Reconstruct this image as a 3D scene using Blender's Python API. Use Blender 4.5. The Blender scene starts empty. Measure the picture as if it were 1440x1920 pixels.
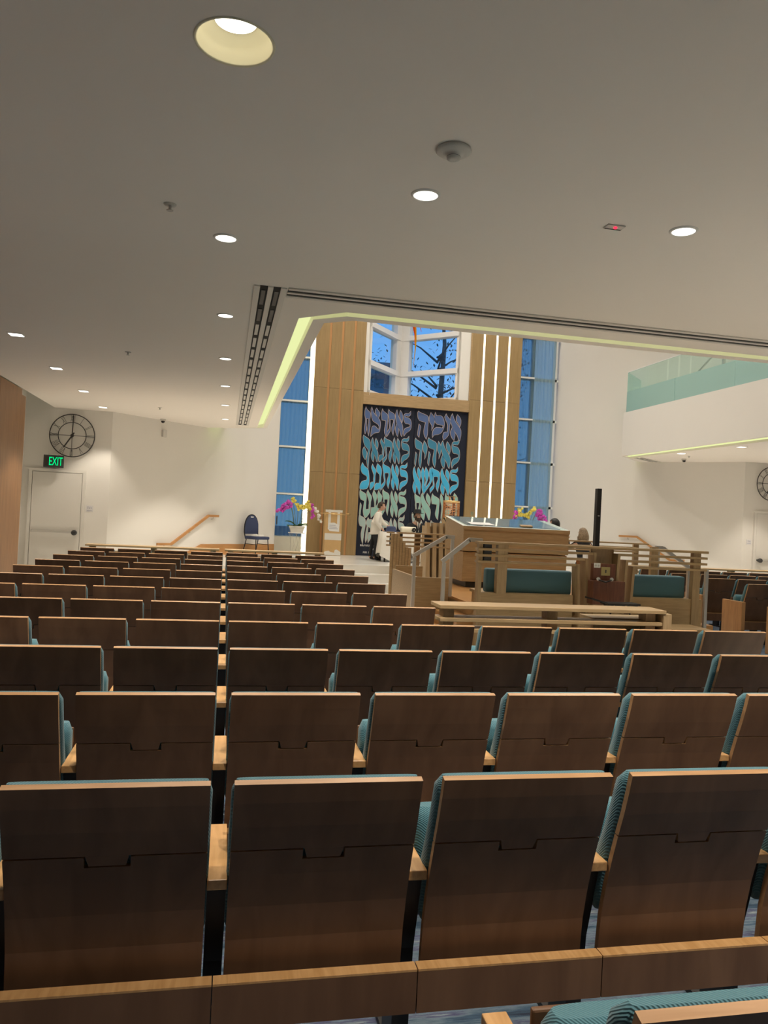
import bpy, bmesh, math, random
from mathutils import Vector, Matrix
random.seed(7)
S = bpy.context.scene
COL = S.collection
PI = math.pi

# ------------------------------------------------------------------ camera
CAM_H = 1.63
_a, _p, _r = math.radians(11.77), math.radians(0.4), math.radians(2.87)
_F = Vector((math.sin(_a) * math.cos(_p), math.cos(_a) * math.cos(_p), math.sin(_p)))
_R0 = Vector((math.cos(_a), -math.sin(_a), 0.0))
_U0 = _R0.cross(_F)
_R = math.cos(_r) * _R0 + math.sin(_r) * _U0
_U = _R.cross(_F)
cam = bpy.data.cameras.new('camera')
cam.sensor_width = 36.0
cam.lens = 1430.0 / 1920.0 * 36.0
cam.clip_end = 300
camo = bpy.data.objects.new('camera', cam)
COL.objects.link(camo)
camo.matrix_world = Matrix(((_R.x, _U.x, -_F.x, 0), (_R.y, _U.y, -_F.y, 0), (_R.z, _U.z, -_F.z, CAM_H), (0, 0, 0, 1)))
S.camera = camo

# ------------------------------------------------------------------ world: clear dusk sky
W = bpy.data.worlds.new('World'); S.world = W; W.use_nodes = True
nt = W.node_tree; nt.nodes.clear()
wo = nt.nodes.new('ShaderNodeOutputWorld'); bg = nt.nodes.new('ShaderNodeBackground')
tc = nt.nodes.new('ShaderNodeTexCoord'); sx = nt.nodes.new('ShaderNodeSeparateXYZ'); rp = nt.nodes.new('ShaderNodeValToRGB')
rp.color_ramp.elements[0].position = 0.0; rp.color_ramp.elements[0].color = (0.24, 0.45, 0.74, 1)
rp.color_ramp.elements[1].position = 0.45; rp.color_ramp.elements[1].color = (0.045, 0.25, 0.74, 1)
nt.links.new(tc.outputs['Generated'], sx.inputs[0]); nt.links.new(sx.outputs['Z'], rp.inputs[0])
nt.links.new(rp.outputs[0], bg.inputs[0]); nt.links.new(bg.outputs[0], wo.inputs[0])
bg.inputs[1].default_value = 1.25

vs = S.view_settings
vs.view_transform = 'Standard'; vs.look = 'None'; vs.gamma = 1.0; vs.use_curve_mapping = False
vs.exposure = 0.0

WARM = (1.0, 0.90, 0.76)
P_DOWN = 215.0       # watts of one flush downlight under the balcony
P_HALL = 252.0      # watts of one unseen added lamp in the high hall ceiling

# ------------------------------------------------------------------ materials
MATS = {}
def _new(name):
    m = bpy.data.materials.new(name); m.use_nodes = True
    n = m.node_tree; b = n.nodes['Principled BSDF']
    MATS[name] = m
    return m, n, b

def plain(name, c, rough=0.5, metal=0.0, var=0.0, scale=8.0, bump=0.0, bscale=60.0, spec=None):
    m, n, b = _new(name)
    b.inputs['Base Color'].default_value = (*c, 1); b.inputs['Roughness'].default_value = rough
    b.inputs['Metallic'].default_value = metal
    if spec is not None: b.inputs['Specular IOR Level'].default_value = spec
    t = n.nodes.new('ShaderNodeTexCoord')
    if var > 0:
        nz = n.nodes.new('ShaderNodeTexNoise'); nz.inputs['Scale'].default_value = scale; nz.inputs['Detail'].default_value = 4
        mx = n.nodes.new('ShaderNodeMix'); mx.data_type = 'RGBA'
        mx.inputs[6].default_value = (*[max(0, v * (1 - var)) for v in c], 1)
        mx.inputs[7].default_value = (*[min(1, v * (1 + var)) for v in c], 1)
        n.links.new(t.outputs['Object'], nz.inputs['Vector']); n.links.new(nz.outputs['Fac'], mx.inputs[0])
        n.links.new(mx.outputs[2], b.inputs['Base Color'])
    if bump > 0:
        nb = n.nodes.new('ShaderNodeTexNoise'); nb.inputs['Scale'].default_value = bscale; nb.inputs['Detail'].default_value = 3
        bp = n.nodes.new('ShaderNodeBump'); bp.inputs['Strength'].default_value = bump; bp.inputs['Distance'].default_value = 0.01
        n.links.new(t.outputs['Object'], nb.inputs['Vector']); n.links.new(nb.outputs['Fac'], bp.inputs['Height'])
        n.links.new(bp.outputs[0], b.inputs['Normal'])
    return m

def wood(name, c0, c1, rough=0.4, stretch=(1, 12, 12), scale=3.0, spec=0.5, rnd=0.0):
    """long grain: noise stretched along one axis, two tones"""
    m, n, b = _new(name)
    b.inputs['Roughness'].default_value = rough; b.inputs['Specular IOR Level'].default_value = spec
    t = n.nodes.new('ShaderNodeTexCoord'); mp = n.nodes.new('ShaderNodeMapping'); mp.inputs['Scale'].default_value = stretch
    nz = n.nodes.new('ShaderNodeTexNoise'); nz.inputs['Scale'].default_value = scale; nz.inputs['Detail'].default_value = 6; nz.inputs['Distortion'].default_value = 0.6
    nz2 = n.nodes.new('ShaderNodeTexNoise'); nz2.inputs['Scale'].default_value = 1.3; nz2.inputs['Detail'].default_value = 2
    r = n.nodes.new('ShaderNodeValToRGB')
    r.color_ramp.elements[0].position = 0.32; r.color_ramp.elements[0].color = (*c0, 1)
    r.color_ramp.elements[1].position = 0.68; r.color_ramp.elements[1].color = (*c1, 1)
    oi = n.nodes.new('ShaderNodeObjectInfo')
    vm = n.nodes.new('ShaderNodeVectorMath'); vm.operation = 'ADD'
    sc = n.nodes.new('ShaderNodeMath'); sc.operation = 'MULTIPLY'; sc.inputs[1].default_value = 37.0
    n.links.new(oi.outputs['Random'], sc.inputs[0])
    n.links.new(t.outputs['Object'], vm.inputs[0]); n.links.new(sc.outputs[0], vm.inputs[1])
    n.links.new(vm.outputs[0], mp.inputs[0]); n.links.new(mp.outputs[0], nz.inputs['Vector'])
    n.links.new(vm.outputs[0], nz2.inputs['Vector'])
    n.links.new(nz.outputs['Fac'], r.inputs[0])
    hs = n.nodes.new('ShaderNodeHueSaturation')
    ma = n.nodes.new('ShaderNodeMapRange'); ma.inputs[3].default_value = 0.88 - rnd; ma.inputs[4].default_value = 1.12 + rnd
    n.links.new(nz2.outputs['Fac'], ma.inputs[0]); n.links.new(ma.outputs[0], hs.inputs['Value'])
    n.links.new(r.outputs[0], hs.inputs['Color']); n.links.new(hs.outputs[0], b.inputs['Base Color'])
    bp = n.nodes.new('ShaderNodeBump'); bp.inputs['Strength'].default_value = 0.05; bp.inputs['Distance'].default_value = 0.005
    n.links.new(nz.outputs['Fac'], bp.inputs['Height']); n.links.new(bp.outputs[0], b.inputs['Normal'])
    return m

def emit(name, c, s):
    m = bpy.data.materials.new(name); m.use_nodes = True; n = m.node_tree; n.nodes.clear()
    o = n.nodes.new('ShaderNodeOutputMaterial'); e = n.nodes.new('ShaderNodeEmission')
    e.inputs[0].default_value = (*c, 1); e.inputs[1].default_value = s
    n.links.new(e.outputs[0], o.inputs[0]); MATS[name] = m
    return m

def glass(name, tint, refl=0.5, haze=0.0, hazec=(1, 1, 1)):
    """thin architectural glass: tinted see-through + fresnel mirror + optional frosting"""
    m = bpy.data.materials.new(name); m.use_nodes = True; n = m.node_tree; n.nodes.clear()
    o = n.nodes.new('ShaderNodeOutputMaterial'); tr = n.nodes.new('ShaderNodeBsdfTransparent'); tr.inputs[0].default_value = (*tint, 1)
    gl = n.nodes.new('ShaderNodeBsdfGlossy'); gl.inputs['Roughness'].default_value = 0.02
    fr = n.nodes.new('ShaderNodeFresnel'); fr.inputs[0].default_value = 1.45
    mu = n.nodes.new('ShaderNodeMath'); mu.operation = 'MULTIPLY'; mu.inputs[1].default_value = refl
    mx = n.nodes.new('ShaderNodeMixShader')
    ge = n.nodes.new('ShaderNodeNewGeometry'); iv = n.nodes.new('ShaderNodeMath'); iv.operation = 'SUBTRACT'; iv.inputs[0].default_value = 1.0
    m0 = n.nodes.new('ShaderNodeMath'); m0.operation = 'MULTIPLY'      # only the outer face of a thin pane mirrors
    n.links.new(ge.outputs['Backfacing'], iv.inputs[1]); n.links.new(fr.outputs[0], m0.inputs[0]); n.links.new(iv.outputs[0], m0.inputs[1])
    n.links.new(m0.outputs[0], mu.inputs[0]); n.links.new(mu.outputs[0], mx.inputs[0])
    n.links.new(tr.outputs[0], mx.inputs[1]); n.links.new(gl.outputs[0], mx.inputs[2])
    last = mx
    if haze > 0:
        d = n.nodes.new('ShaderNodeBsdfDiffuse'); d.inputs[0].default_value = (*hazec, 1)
        tl = n.nodes.new('ShaderNodeBsdfTranslucent'); tl.inputs[0].default_value = (*hazec, 1)
        m1 = n.nodes.new('ShaderNodeMixShader'); m1.inputs[0].default_value = 0.5
        n.links.new(d.outputs[0], m1.inputs[1]); n.links.new(tl.outputs[0], m1.inputs[2])
        m2 = n.nodes.new('ShaderNodeMixShader'); m2.inputs[0].default_value = haze
        n.links.new(mx.outputs[0], m2.inputs[1]); n.links.new(m1.outputs[0], m2.inputs[2]); last = m2
    n.links.new(last.outputs[0], o.inputs[0]); MATS[name] = m
    return m

plain('wall_paint', (0.80, 0.77, 0.72), 0.75, var=0.015, scale=1.5, bump=0.03, bscale=150)
plain('ceiling_paint', (0.90, 0.845, 0.785), 0.85, var=0.012, scale=1.0)
plain('white_trim', (0.82, 0.80, 0.76), 0.5)
plain('door_paint', (0.76, 0.73, 0.68), 0.5)
wood('chair_veneer', (0.130, 0.065, 0.034), (0.192, 0.101, 0.055), 0.42, (2, 2, 0.35), 5.0, 0.35, 0.06)  # wood of the faces, darkened for the shade on the chair backs
wood('chair_edge_lit', (0.38, 0.205, 0.09), (0.48, 0.275, 0.135), 0.42, (1, 8, 8), 6.0)  # same wood hue, lightened for light falling on the edges
wood('arm_wood', (0.50, 0.27, 0.10), (0.64, 0.37, 0.16), 0.38, (10, 1, 10), 5.0)  # same wood in a brighter, lit tone
wood('end_wood', (0.40, 0.21, 0.09), (0.52, 0.29, 0.13), 0.4, (10, 10, 1), 3.0)
wood('wall_wood', (0.25, 0.115, 0.042), (0.33, 0.165, 0.065), 0.4, (10, 10, 1.0), 2.0)
wood('oak_pier', (0.33, 0.22, 0.095), (0.39, 0.265, 0.12), 0.5, (8, 8, 0.6), 3.0)
wood('oak', (0.40, 0.27, 0.135), (0.50, 0.345, 0.185), 0.45, (1, 12, 12), 4.0)
wood('oak_upright', (0.39, 0.265, 0.14), (0.48, 0.335, 0.185), 0.45, (12, 12, 1), 4.0)
wood('deck_wood', (0.50, 0.25, 0.085), (0.60, 0.32, 0.12), 0.3, (1, 14, 14), 3.0)
wood('base_wood', (0.47, 0.22, 0.075), (0.56, 0.29, 0.11), 0.4, (1, 1, 12), 3.0)
wood('red_wood', (0.13, 0.045, 0.025), (0.20, 0.075, 0.04), 0.35, (9, 9, 1), 5.0)
plain('black_steel', (0.018, 0.016, 0.016), 0.45, spec=0.4)
plain('dark_grey', (0.05, 0.05, 0.052), 0.5)
plain('steel', (0.60, 0.58, 0.55), 0.38, 0.6)
plain('chrome', (0.85, 0.84, 0.80), 0.2, 0.4)
plain('copper', (0.80, 0.42, 0.20), 0.35, 1.0)
plain('copper_strip', (0.62, 0.33, 0.14), 0.4, 0.3)
plain('gold', (0.83, 0.58, 0.28), 0.3, 1.0)
plain('brass', (0.55, 0.45, 0.20), 0.35, 0.9)
plain('slot_shade', (0.012, 0.012, 0.012), 0.8)  # stands in for the shade inside the deep air slots
plain('diffuser_rail', (0.70, 0.67, 0.62), 0.5)
plain('clock_iron', (0.06, 0.055, 0.05), 0.5, 0.6)
plain('navy_cloth', (0.012, 0.017, 0.035), 0.9, var=0.15, scale=40)
plain('letter_line', (0.70, 0.57, 0.51), 0.6)
plain('letter_1', (0.085, 0.145, 0.33), 0.6, var=0.12, scale=3)
plain('letter_2', (0.045, 0.25, 0.41), 0.6, var=0.15, scale=3)
plain('letter_3', (0.06, 0.50, 0.84), 0.6, var=0.12, scale=3)
plain('letter_4', (0.33, 0.60, 0.54), 0.6, var=0.12, scale=3)
plain('letter_5', (0.44, 0.57, 0.55), 0.6, var=0.12, scale=3)
plain('white_cloth', (0.86, 0.83, 0.76), 0.85, bump=0.1, bscale=30)
plain('cream_mantle', (0.88, 0.82, 0.66), 0.7, bump=0.1, bscale=40)
plain('paper', (0.85, 0.84, 0.82), 0.7)
plain('tape', (0.80, 0.77, 0.70), 0.35)
plain('cardboard', (0.64, 0.41, 0.18), 0.8, var=0.08, scale=6)
plain('blue_seat', (0.045, 0.06, 0.13), 0.85, bump=0.15, bscale=200)
plain('stone_pot', (0.72, 0.68, 0.60), 0.6, var=0.06, scale=12)
plain('leaf', (0.06, 0.16, 0.035), 0.45, var=0.3, scale=10)
plain('stem', (0.22, 0.24, 0.07), 0.6)
plain('petal_magenta', (0.62, 0.07, 0.50), 0.6, var=0.2, scale=25)
plain('petal_yellow', (0.85, 0.70, 0.12), 0.6, var=0.2, scale=25)
plain('petal_white', (0.86, 0.82, 0.74), 0.6)
plain('skin', (0.62, 0.36, 0.25), 0.55, var=0.06, scale=20)
plain('hair_dark', (0.045, 0.028, 0.018), 0.55, var=0.3, scale=40, bump=0.5, bscale=80)
plain('hair_black', (0.014, 0.013, 0.012), 0.5, var=0.3, scale=40, bump=0.5, bscale=80)
plain('hair_blonde', (0.26, 0.18, 0.105), 0.5, var=0.75, scale=35, bump=0.5, bscale=80)
plain('eye_white', (0.8, 0.78, 0.75), 0.3)
plain('iris', (0.03, 0.02, 0.015), 0.2)
plain('lips', (0.50, 0.18, 0.15), 0.5)
plain('white_shirt', (0.80, 0.76, 0.68), 0.85, bump=0.3, bscale=18)
plain('black_cloth', (0.016, 0.017, 0.019), 0.85, var=0.2, scale=20)
plain('phone_blue', (0.06, 0.10, 0.30), 0.3)
plain('desk_cloth', (0.20, 0.27, 0.36), 0.35, var=0.6, scale=5)
plain('book_tan', (0.42, 0.27, 0.13), 0.6)
plain('sign_plate', (0.74, 0.72, 0.72), 0.4)
plain('sign_print', (0.30, 0.32, 0.42), 0.5)
plain('base_stone', (0.60, 0.57, 0.49), 0.6, var=0.05, scale=5)
plain('device_white', (0.62, 0.60, 0.56), 0.5)
plain('alu_frame', (0.86, 0.87, 0.86), 0.5)
plain('bark', (0.15, 0.12, 0.10), 0.9, var=0.3, scale=12)
plain('foliage', (0.09, 0.12, 0.13), 0.8, var=0.5, scale=3)
plain('far_wall', (0.16, 0.17, 0.19), 0.8, var=0.1, scale=2)
plain('far_glass', (0.03, 0.05, 0.08), 0.15)
plain('ground', (0.10, 0.11, 0.10), 0.9, var=0.3, scale=2)
emit('lamp_glow', (1.0, 0.95, 0.84), 3.2)
emit('lamp_glow_deep', (1.0, 0.92, 0.70), 8.0)
plain('reflector_cream', (0.88, 0.82, 0.62), 0.45)
emit('cove_glow', (0.80, 0.86, 0.40), 1.05)
emit('strip_glow', (1.0, 0.93, 0.70), 2.6)
emit('exit_green', (0.0, 0.9, 0.25), 1.1)
emit('led_red', (1.0, 0.02, 0.05), 3.0)
glass('window_glass', (0.90, 0.97, 0.98), 0.9)
glass('rail_clear', (0.86, 0.96, 0.94), 0.7, 0.10, (0.55, 0.75, 0.70))
glass('rail_frost', (0.70, 0.88, 0.86), 0.5, 0.65, (0.55, 0.72, 0.70))
glass('sheer', (0.46, 0.56, 0.58), 0.0, 0.46, (0.24, 0.34, 0.40))
glass('sheer_pale', (0.55, 0.70, 0.70), 0.0, 0.78, (0.48, 0.60, 0.61))
glass('flame_glass', (0.95, 0.30, 0.06), 0.6, 0.65, (0.85, 0.20, 0.03))
glass('flame_yellow', (0.95, 0.65, 0.08), 0.6, 0.55, (0.85, 0.55, 0.05))

def teal():
    m, n, b = _new('teal_fabric')
    b.inputs['Roughness'].default_value = 0.85; b.inputs['Sheen Weight'].default_value = 0.3
    t = n.nodes.new('ShaderNodeTexCoord'); wv = n.nodes.new('ShaderNodeTexWave')
    wv.wave_type = 'BANDS'; wv.bands_direction = 'DIAGONAL'; wv.inputs['Scale'].default_value = 80; wv.inputs['Distortion'].default_value = 0.6
    r = n.nodes.new('ShaderNodeValToRGB')
    r.color_ramp.elements[0].color = (0.050, 0.145, 0.18, 1); r.color_ramp.elements[1].color = (0.085, 0.225, 0.27, 1)
    bp = n.nodes.new('ShaderNodeBump'); bp.inputs['Strength'].default_value = 0.4; bp.inputs['Distance'].default_value = 0.004
    n.links.new(t.outputs['Object'], wv.inputs['Vector']); n.links.new(wv.outputs['Fac'], r.inputs[0])
    n.links.new(r.outputs[0], b.inputs['Base Color']); n.links.new(wv.outputs['Fac'], bp.inputs['Height'])
    n.links.new(bp.outputs[0], b.inputs['Normal'])
teal()
plain('teal_bolster', (0.07, 0.17, 0.21), 0.55, bump=0.1, bscale=200)

def carpet():
    m, n, b = _new('carpet')
    b.inputs['Roughness'].default_value = 0.95
    t = n.nodes.new('ShaderNodeTexCoord'); mp = n.nodes.new('ShaderNodeMapping'); mp.inputs['Scale'].default_value = (1.0, 9.0, 1.0)
    nz = n.nodes.new('ShaderNodeTexNoise'); nz.inputs['Scale'].default_value = 1.6; nz.inputs['Detail'].default_value = 8; nz.inputs['Roughness'].default_value = 0.7
    r = n.nodes.new('ShaderNodeValToRGB'); e = r.color_ramp.elements
    e[0].position = 0.30; e[0].color = (0.018, 0.025, 0.05, 1); e[1].position = 0.68; e[1].color = (0.48, 0.50, 0.48, 1)
    for p, c in ((0.42, (0.05, 0.10, 0.16)), (0.50, (0.16, 0.22, 0.27)), (0.56, (0.07, 0.07, 0.16)), (0.61, (0.22, 0.28, 0.31))):
        k = e.new(p); k.color = (*c, 1)
    nb = n.nodes.new('ShaderNodeTexNoise'); nb.inputs['Scale'].default_value = 300
    bp = n.nodes.new('ShaderNodeBump'); bp.inputs['Strength'].default_value = 0.5; bp.inputs['Distance'].default_value = 0.004
    n.links.new(t.outputs['Object'], mp.inputs[0]); n.links.new(mp.outputs[0], nz.inputs['Vector']); n.links.new(nz.outputs['Fac'], r.inputs[0])
    n.links.new(r.outputs[0], b.inputs['Base Color']); n.links.new(t.outputs['Object'], nb.inputs['Vector'])
    n.links.new(nb.outputs['Fac'], bp.inputs['Height']); n.links.new(bp.outputs[0], b.inputs['Normal'])
carpet()

def stone():
    m, n, b = _new('stone_floor')
    b.inputs['Roughness'].default_value = 0.2
    t = n.nodes.new('ShaderNodeTexCoord'); mp = n.nodes.new('ShaderNodeMapping'); mp.inputs['Scale'].default_value = (0.6, 7.0, 1.0)
    nz = n.nodes.new('ShaderNodeTexNoise'); nz.inputs['Scale'].default_value = 1.2; nz.inputs['Detail'].default_value = 7
    r = n.nodes.new('ShaderNodeValToRGB'); e = r.color_ramp.elements
    e[0].position = 0.30; e[0].color = (0.68, 0.65, 0.58, 1); e[1].position = 0.66; e[1].color = (0.92, 0.90, 0.85, 1)
    n.links.new(t.outputs['Object'], mp.inputs[0]); n.links.new(mp.outputs[0], nz.inputs['Vector']); n.links.new(nz.outputs['Fac'], r.inputs[0])
    n.links.new(r.outputs[0], b.inputs['Base Color'])
stone()

# ------------------------------------------------------------------ mesh helpers
class MB:
    """collects simple solids, builds ONE mesh object"""
    def __init__(self):
        self.bm = bmesh.new(); self.mats = []
    def mi(self, m):
        if m not in self.mats: self.mats.append(m)
        return self.mats.index(m)
    def poly(self, pts, m='', flip=False):
        vs_ = [self.bm.verts.new(p) for p in pts]
        if flip: vs_.reverse()
        f = self.bm.faces.new(vs_); f.material_index = self.mi(m) if m else 0
        return f
    def box(self, x0, x1, y0, y1, z0, z1, m='', bev=0.0):
        vs_ = [self.bm.verts.new(p) for p in ((x0, y0, z0), (x1, y0, z0), (x1, y1, z0), (x0, y1, z0), (x0, y0, z1), (x1, y0, z1), (x1, y1, z1), (x0, y1, z1))]
        fs = []
        k = self.mi(m) if m else 0
        for q in ((3, 2, 1, 0), (4, 5, 6, 7), (0, 1, 5, 4), (1, 2, 6, 5), (2, 3, 7, 6), (3, 0, 4, 7)):
            f = self.bm.faces.new([vs_[i] for i in q]); f.material_index = k; fs.append(f)
        if bev > 0:
            es = list({e for f in fs for e in f.edges})
            bmesh.ops.bevel(self.bm, geom=es, offset=bev, segments=2, profile=0.5, affect='EDGES', clamp_overlap=True)
        return self
    def bar(self, p, q, w, h, m='', up=(0, 0, 1)):
        """box from p to q, w across, h along up"""
        p = Vector(p); q = Vector(q); d = (q - p).normalized(); u = Vector(up)
        s = d.cross(u)
        if s.length < 1e-4: s = d.cross(Vector((1, 0, 0)))
        s.normalize(); u = s.cross(d).normalized()
        c = []
        for b0 in (p, q):
            for a, b in ((-1, -1), (1, -1), (1, 1), (-1, 1)): c.append(self.bm.verts.new(b0 + s * (a * w / 2) + u * (b * h / 2)))
        k = self.mi(m) if m else 0
        for f in ((3, 2, 1, 0), (4, 5, 6, 7), (0, 1, 5, 4), (1, 2, 6, 5), (2, 3, 7, 6), (3, 0, 4, 7)):
            self.bm.faces.new([c[i] for i in f]).material_index = k
        return self
    def prism(self, pts, axis, a, b, m=''):
        """2-D outline extruded from a to b along axis ('x','y','z')"""
        def P(u, v, w):
            return {'x': (w, u, v), 'y': (u, w, v), 'z': (u, v, w)}[axis]
        k = self.mi(m) if m else 0
        A = [self.bm.verts.new(P(u, v, a)) for u, v in pts]; B = [self.bm.verts.new(P(u, v, b)) for u, v in pts]
        n = len(pts)
        self.bm.faces.new(A).material_index = k; self.bm.faces.new(B[::-1]).material_index = k
        for i in range(n):
            self.bm.faces.new((A[i], B[i], B[(i + 1) % n], A[(i + 1) % n])).material_index = k
        return self
    def tube(self, pts, r, n=8, m='', cap=True):
        pts = [Vector(p) for p in pts]; k = self.mi(m) if m else 0
        rs = r if isinstance(r, (list, tuple)) else [r] * len(pts)
        rings = []; up = None
        for i, p in enumerate(pts):
            d = (pts[min(i + 1, len(pts) - 1)] - pts[max(i - 1, 0)]).normalized()
            if up is None:
                up = d.cross(Vector((0.13, 0.31, 0.94)))
                if up.length < 0.05: up = d.cross(Vector((1, 0, 0)))
            up = (up - d * up.dot(d)).normalized(); s = d.cross(up)
            rings.append([self.bm.verts.new(p + (up * math.cos(2 * PI * j / n) + s * math.sin(2 * PI * j / n)) * rs[i]) for j in range(n)])
        for A, B in zip(rings, rings[1:]):
            for j in range(n):
                f = self.bm.faces.new((A[j], A[(j + 1) % n], B[(j + 1) % n], B[j])); f.material_index = k; f.smooth = True
        if cap:
            self.bm.faces.new(rings[0][::-1]).material_index = k; self.bm.faces.new(rings[-1]).material_index = k
        return self
    def lathe(self, prof, n=24, c=(0, 0, 0), axis='z', m='', cap=True):
        k = self.mi(m) if m else 0; rings = []
        for r, h in prof:
            ring = []
            for j in range(n):
                a = 2 * PI * j / n; u, v = r * math.cos(a), r * math.sin(a)
                q = {'z': (u, v, h), 'x': (h, u, v), 'y': (v, h, u)}[axis]
                ring.append(self.bm.verts.new((q[0] + c[0], q[1] + c[1], q[2] + c[2])))
            rings.append(ring)
        for A, B in zip(rings, rings[1:]):
            for j in range(n):
                f = self.bm.faces.new((A[j], A[(j + 1) % n], B[(j + 1) % n], B[j])); f.material_index = k; f.smooth = True
        if cap:
            self.bm.faces.new(rings[0][::-1]).material_index = k; self.bm.faces.new(rings[-1]).material_index = k
        return self
    def ball(self, c, r, m='', seg=12, ring=8):
        k = self.mi(m) if m else 0
        r = r if isinstance(r, (list, tuple)) else (r, r, r)
        mt = Matrix.Translation(Vector(c)) @ Matrix.Diagonal((*r, 1))
        d = bmesh.ops.create_uvsphere(self.bm, u_segments=seg, v_segments=ring, radius=1, matrix=mt)
        for v in d['verts']:
            for f in v.link_faces: f.material_index = k; f.smooth = True
        return self
    def mesh(self, name, mat=None):
        me = bpy.data.meshes.new(name)
        bmesh.ops.recalc_face_normals(self.bm, faces=self.bm.faces)
        self.bm.to_mesh(me); self.bm.free()
        if self.mats:
            for q in self.mats: me.materials.append(MATS[q])
        elif mat: me.materials.append(MATS[mat])
        return me
    def build(self, name, mat=None, parent=None, loc=None):
        o = bpy.data.objects.new(name, self.mesh(name, mat)); COL.objects.link(o)
        if parent is not None: o.parent = parent
        if loc is not None: o.location = loc
        return o

def tag(o, label, cat, group=None):
    o['label'] = label; o['category'] = cat
    if group: o['group'] = group
    return o
def struct(o, label=None):
    o['kind'] = 'structure'
    if label: o['label'] = label
    return o
def thing(name, label, cat, loc=(0, 0, 0), rz=0.0, group=None):
    o = bpy.data.objects.new(name, None); COL.objects.link(o); o.empty_display_size = 0.1
    o.location = loc; o.rotation_euler = (0, 0, rz)
    return tag(o, label, cat, group)
def part(name, me, parent, loc=(0, 0, 0), rot=(0, 0, 0)):
    o = bpy.data.objects.new(name, me); COL.objects.link(o); o.parent = parent; o.location = loc; o.rotation_euler = rot
    return o
def spot(parent, loc, watts, cone=120, blend=0.6, color=WARM, radius=0.06, rot=(0, 0, 0)):
    l = bpy.data.lights.new('lamp_light', 'SPOT'); l.energy = watts; l.spot_size = math.radians(cone); l.spot_blend = blend
    l.color = color; l.shadow_soft_size = radius
    o = bpy.data.objects.new('lamp_light', l); COL.objects.link(o); o.parent = parent; o.location = loc; o.rotation_euler = rot
    return o
ORD = ['zeroth', 'first', 'second', 'third', 'fourth', 'fifth', 'sixth', 'seventh', 'eighth', 'ninth', 'tenth', 'eleventh', 'twelfth', 'thirteenth']
# ------------------------------------------------------------------ unseen hall ceiling lamps, added to light the hall
ZC = 3.53          # underside of the balcony
ZB = 4.75          # balcony floor
ZH = 9.5           # hall ceiling
YA = 20.9          # face of the ark wall
ZP = 0.53          # ark platform
n_h = 0
for iy, y in enumerate((9.3, 13.0, 16.8, 19.6)):
    for ix, x in enumerate((2.6, 5.3, 8.0)):
        t = thing('hall_fill_lamp', 'added unseen downlight in the high hall ceiling, %s from the ark, %s from the left' % (ORD[4 - iy], ORD[ix + 1]), 'downlight', (x, y, ZH), group='unseen added lamps of the high hall ceiling')
        MB().lathe([(0.16, 0.0), (0.17, -0.015), (0.12, -0.012)], 20, m='white_trim', cap=False).build('trim', parent=t)
        MB().lathe([(0.001, -0.006), (0.125, -0.006)], 20, m='lamp_glow', cap=False).build('lens', parent=t)
        spot(t, (0, 0, -0.05), P_HALL, 130, 0.5, (1.0, 0.925, 0.815), 0.12)

for k, (x, y) in enumerate(((12.2, 15.5), (12.2, 11.0))):  # unseen lamps added to brighten the walls behind the right balcony glass
    t = thing('hall_fill_lamp', 'added unseen downlight in the high ceiling above the right balcony, %s' % ('nearer the ark' if k == 0 else 'further from the ark'), 'downlight', (x, y, ZH), group='unseen added lamps of the high hall ceiling')
    MB().lathe([(0.16, 0.0), (0.17, -0.015), (0.12, -0.012)], 20, m='white_trim', cap=False).build('trim', parent=t)
    MB().lathe([(0.001, -0.006), (0.125, -0.006)], 20, m='lamp_glow', cap=False).build('lens', parent=t)
    spot(t, (0, 0, -0.05), P_HALL, 130, 0.5, (1.0, 0.925, 0.815), 0.12)

# ------------------------------------------------------------------ shell
def offset(path, d):
    out = []
    n = len(path)
    for i in range(n):
        p = Vector(path[i])
        ns = []
        for a, b in ((i - 1, i), (i, i + 1)):
            if 0 <= a and b < n:
                e = (Vector(path[b]) - Vector(path[a])).normalized(); ns.append(Vector((e.y, -e.x)))
        if len(ns) == 1: out.append(p + ns[0] * d)
        else:
            m_ = (ns[0] + ns[1]).normalized(); out.append(p + m_ * (d / max(0.2, m_.dot(ns[0]))))
    return [(q.x, q.y) for q in out]
ZL = 3.59          # the fascia lip sits a little above the ceiling plane
VOID = [(-0.74, 19.27), (0.865, 18.19), (0.897, 7.80), (1.166, 7.58), (10.0, 7.58), (10.32, 7.90), (10.32, 18.72), (11.78, 20.14)]
LIP = [(-0.82, 19.15), (0.775, 18.08), (0.775, 7.70), (1.08, 7.44), (10.05, 7.44), (10.40, 7.82), (10.40, 18.69), (11.84, 20.07)]
EDGE = [(-0.95, 18.78), (0.62, 17.58), (0.61, 7.47), (1.02, 7.07), (10.10, 7.07), (10.50, 7.50), (10.50, 18.66), (11.90, 20.0)]
BIG = (-0.057, 3.17)      # centre of the large recessed light

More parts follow.
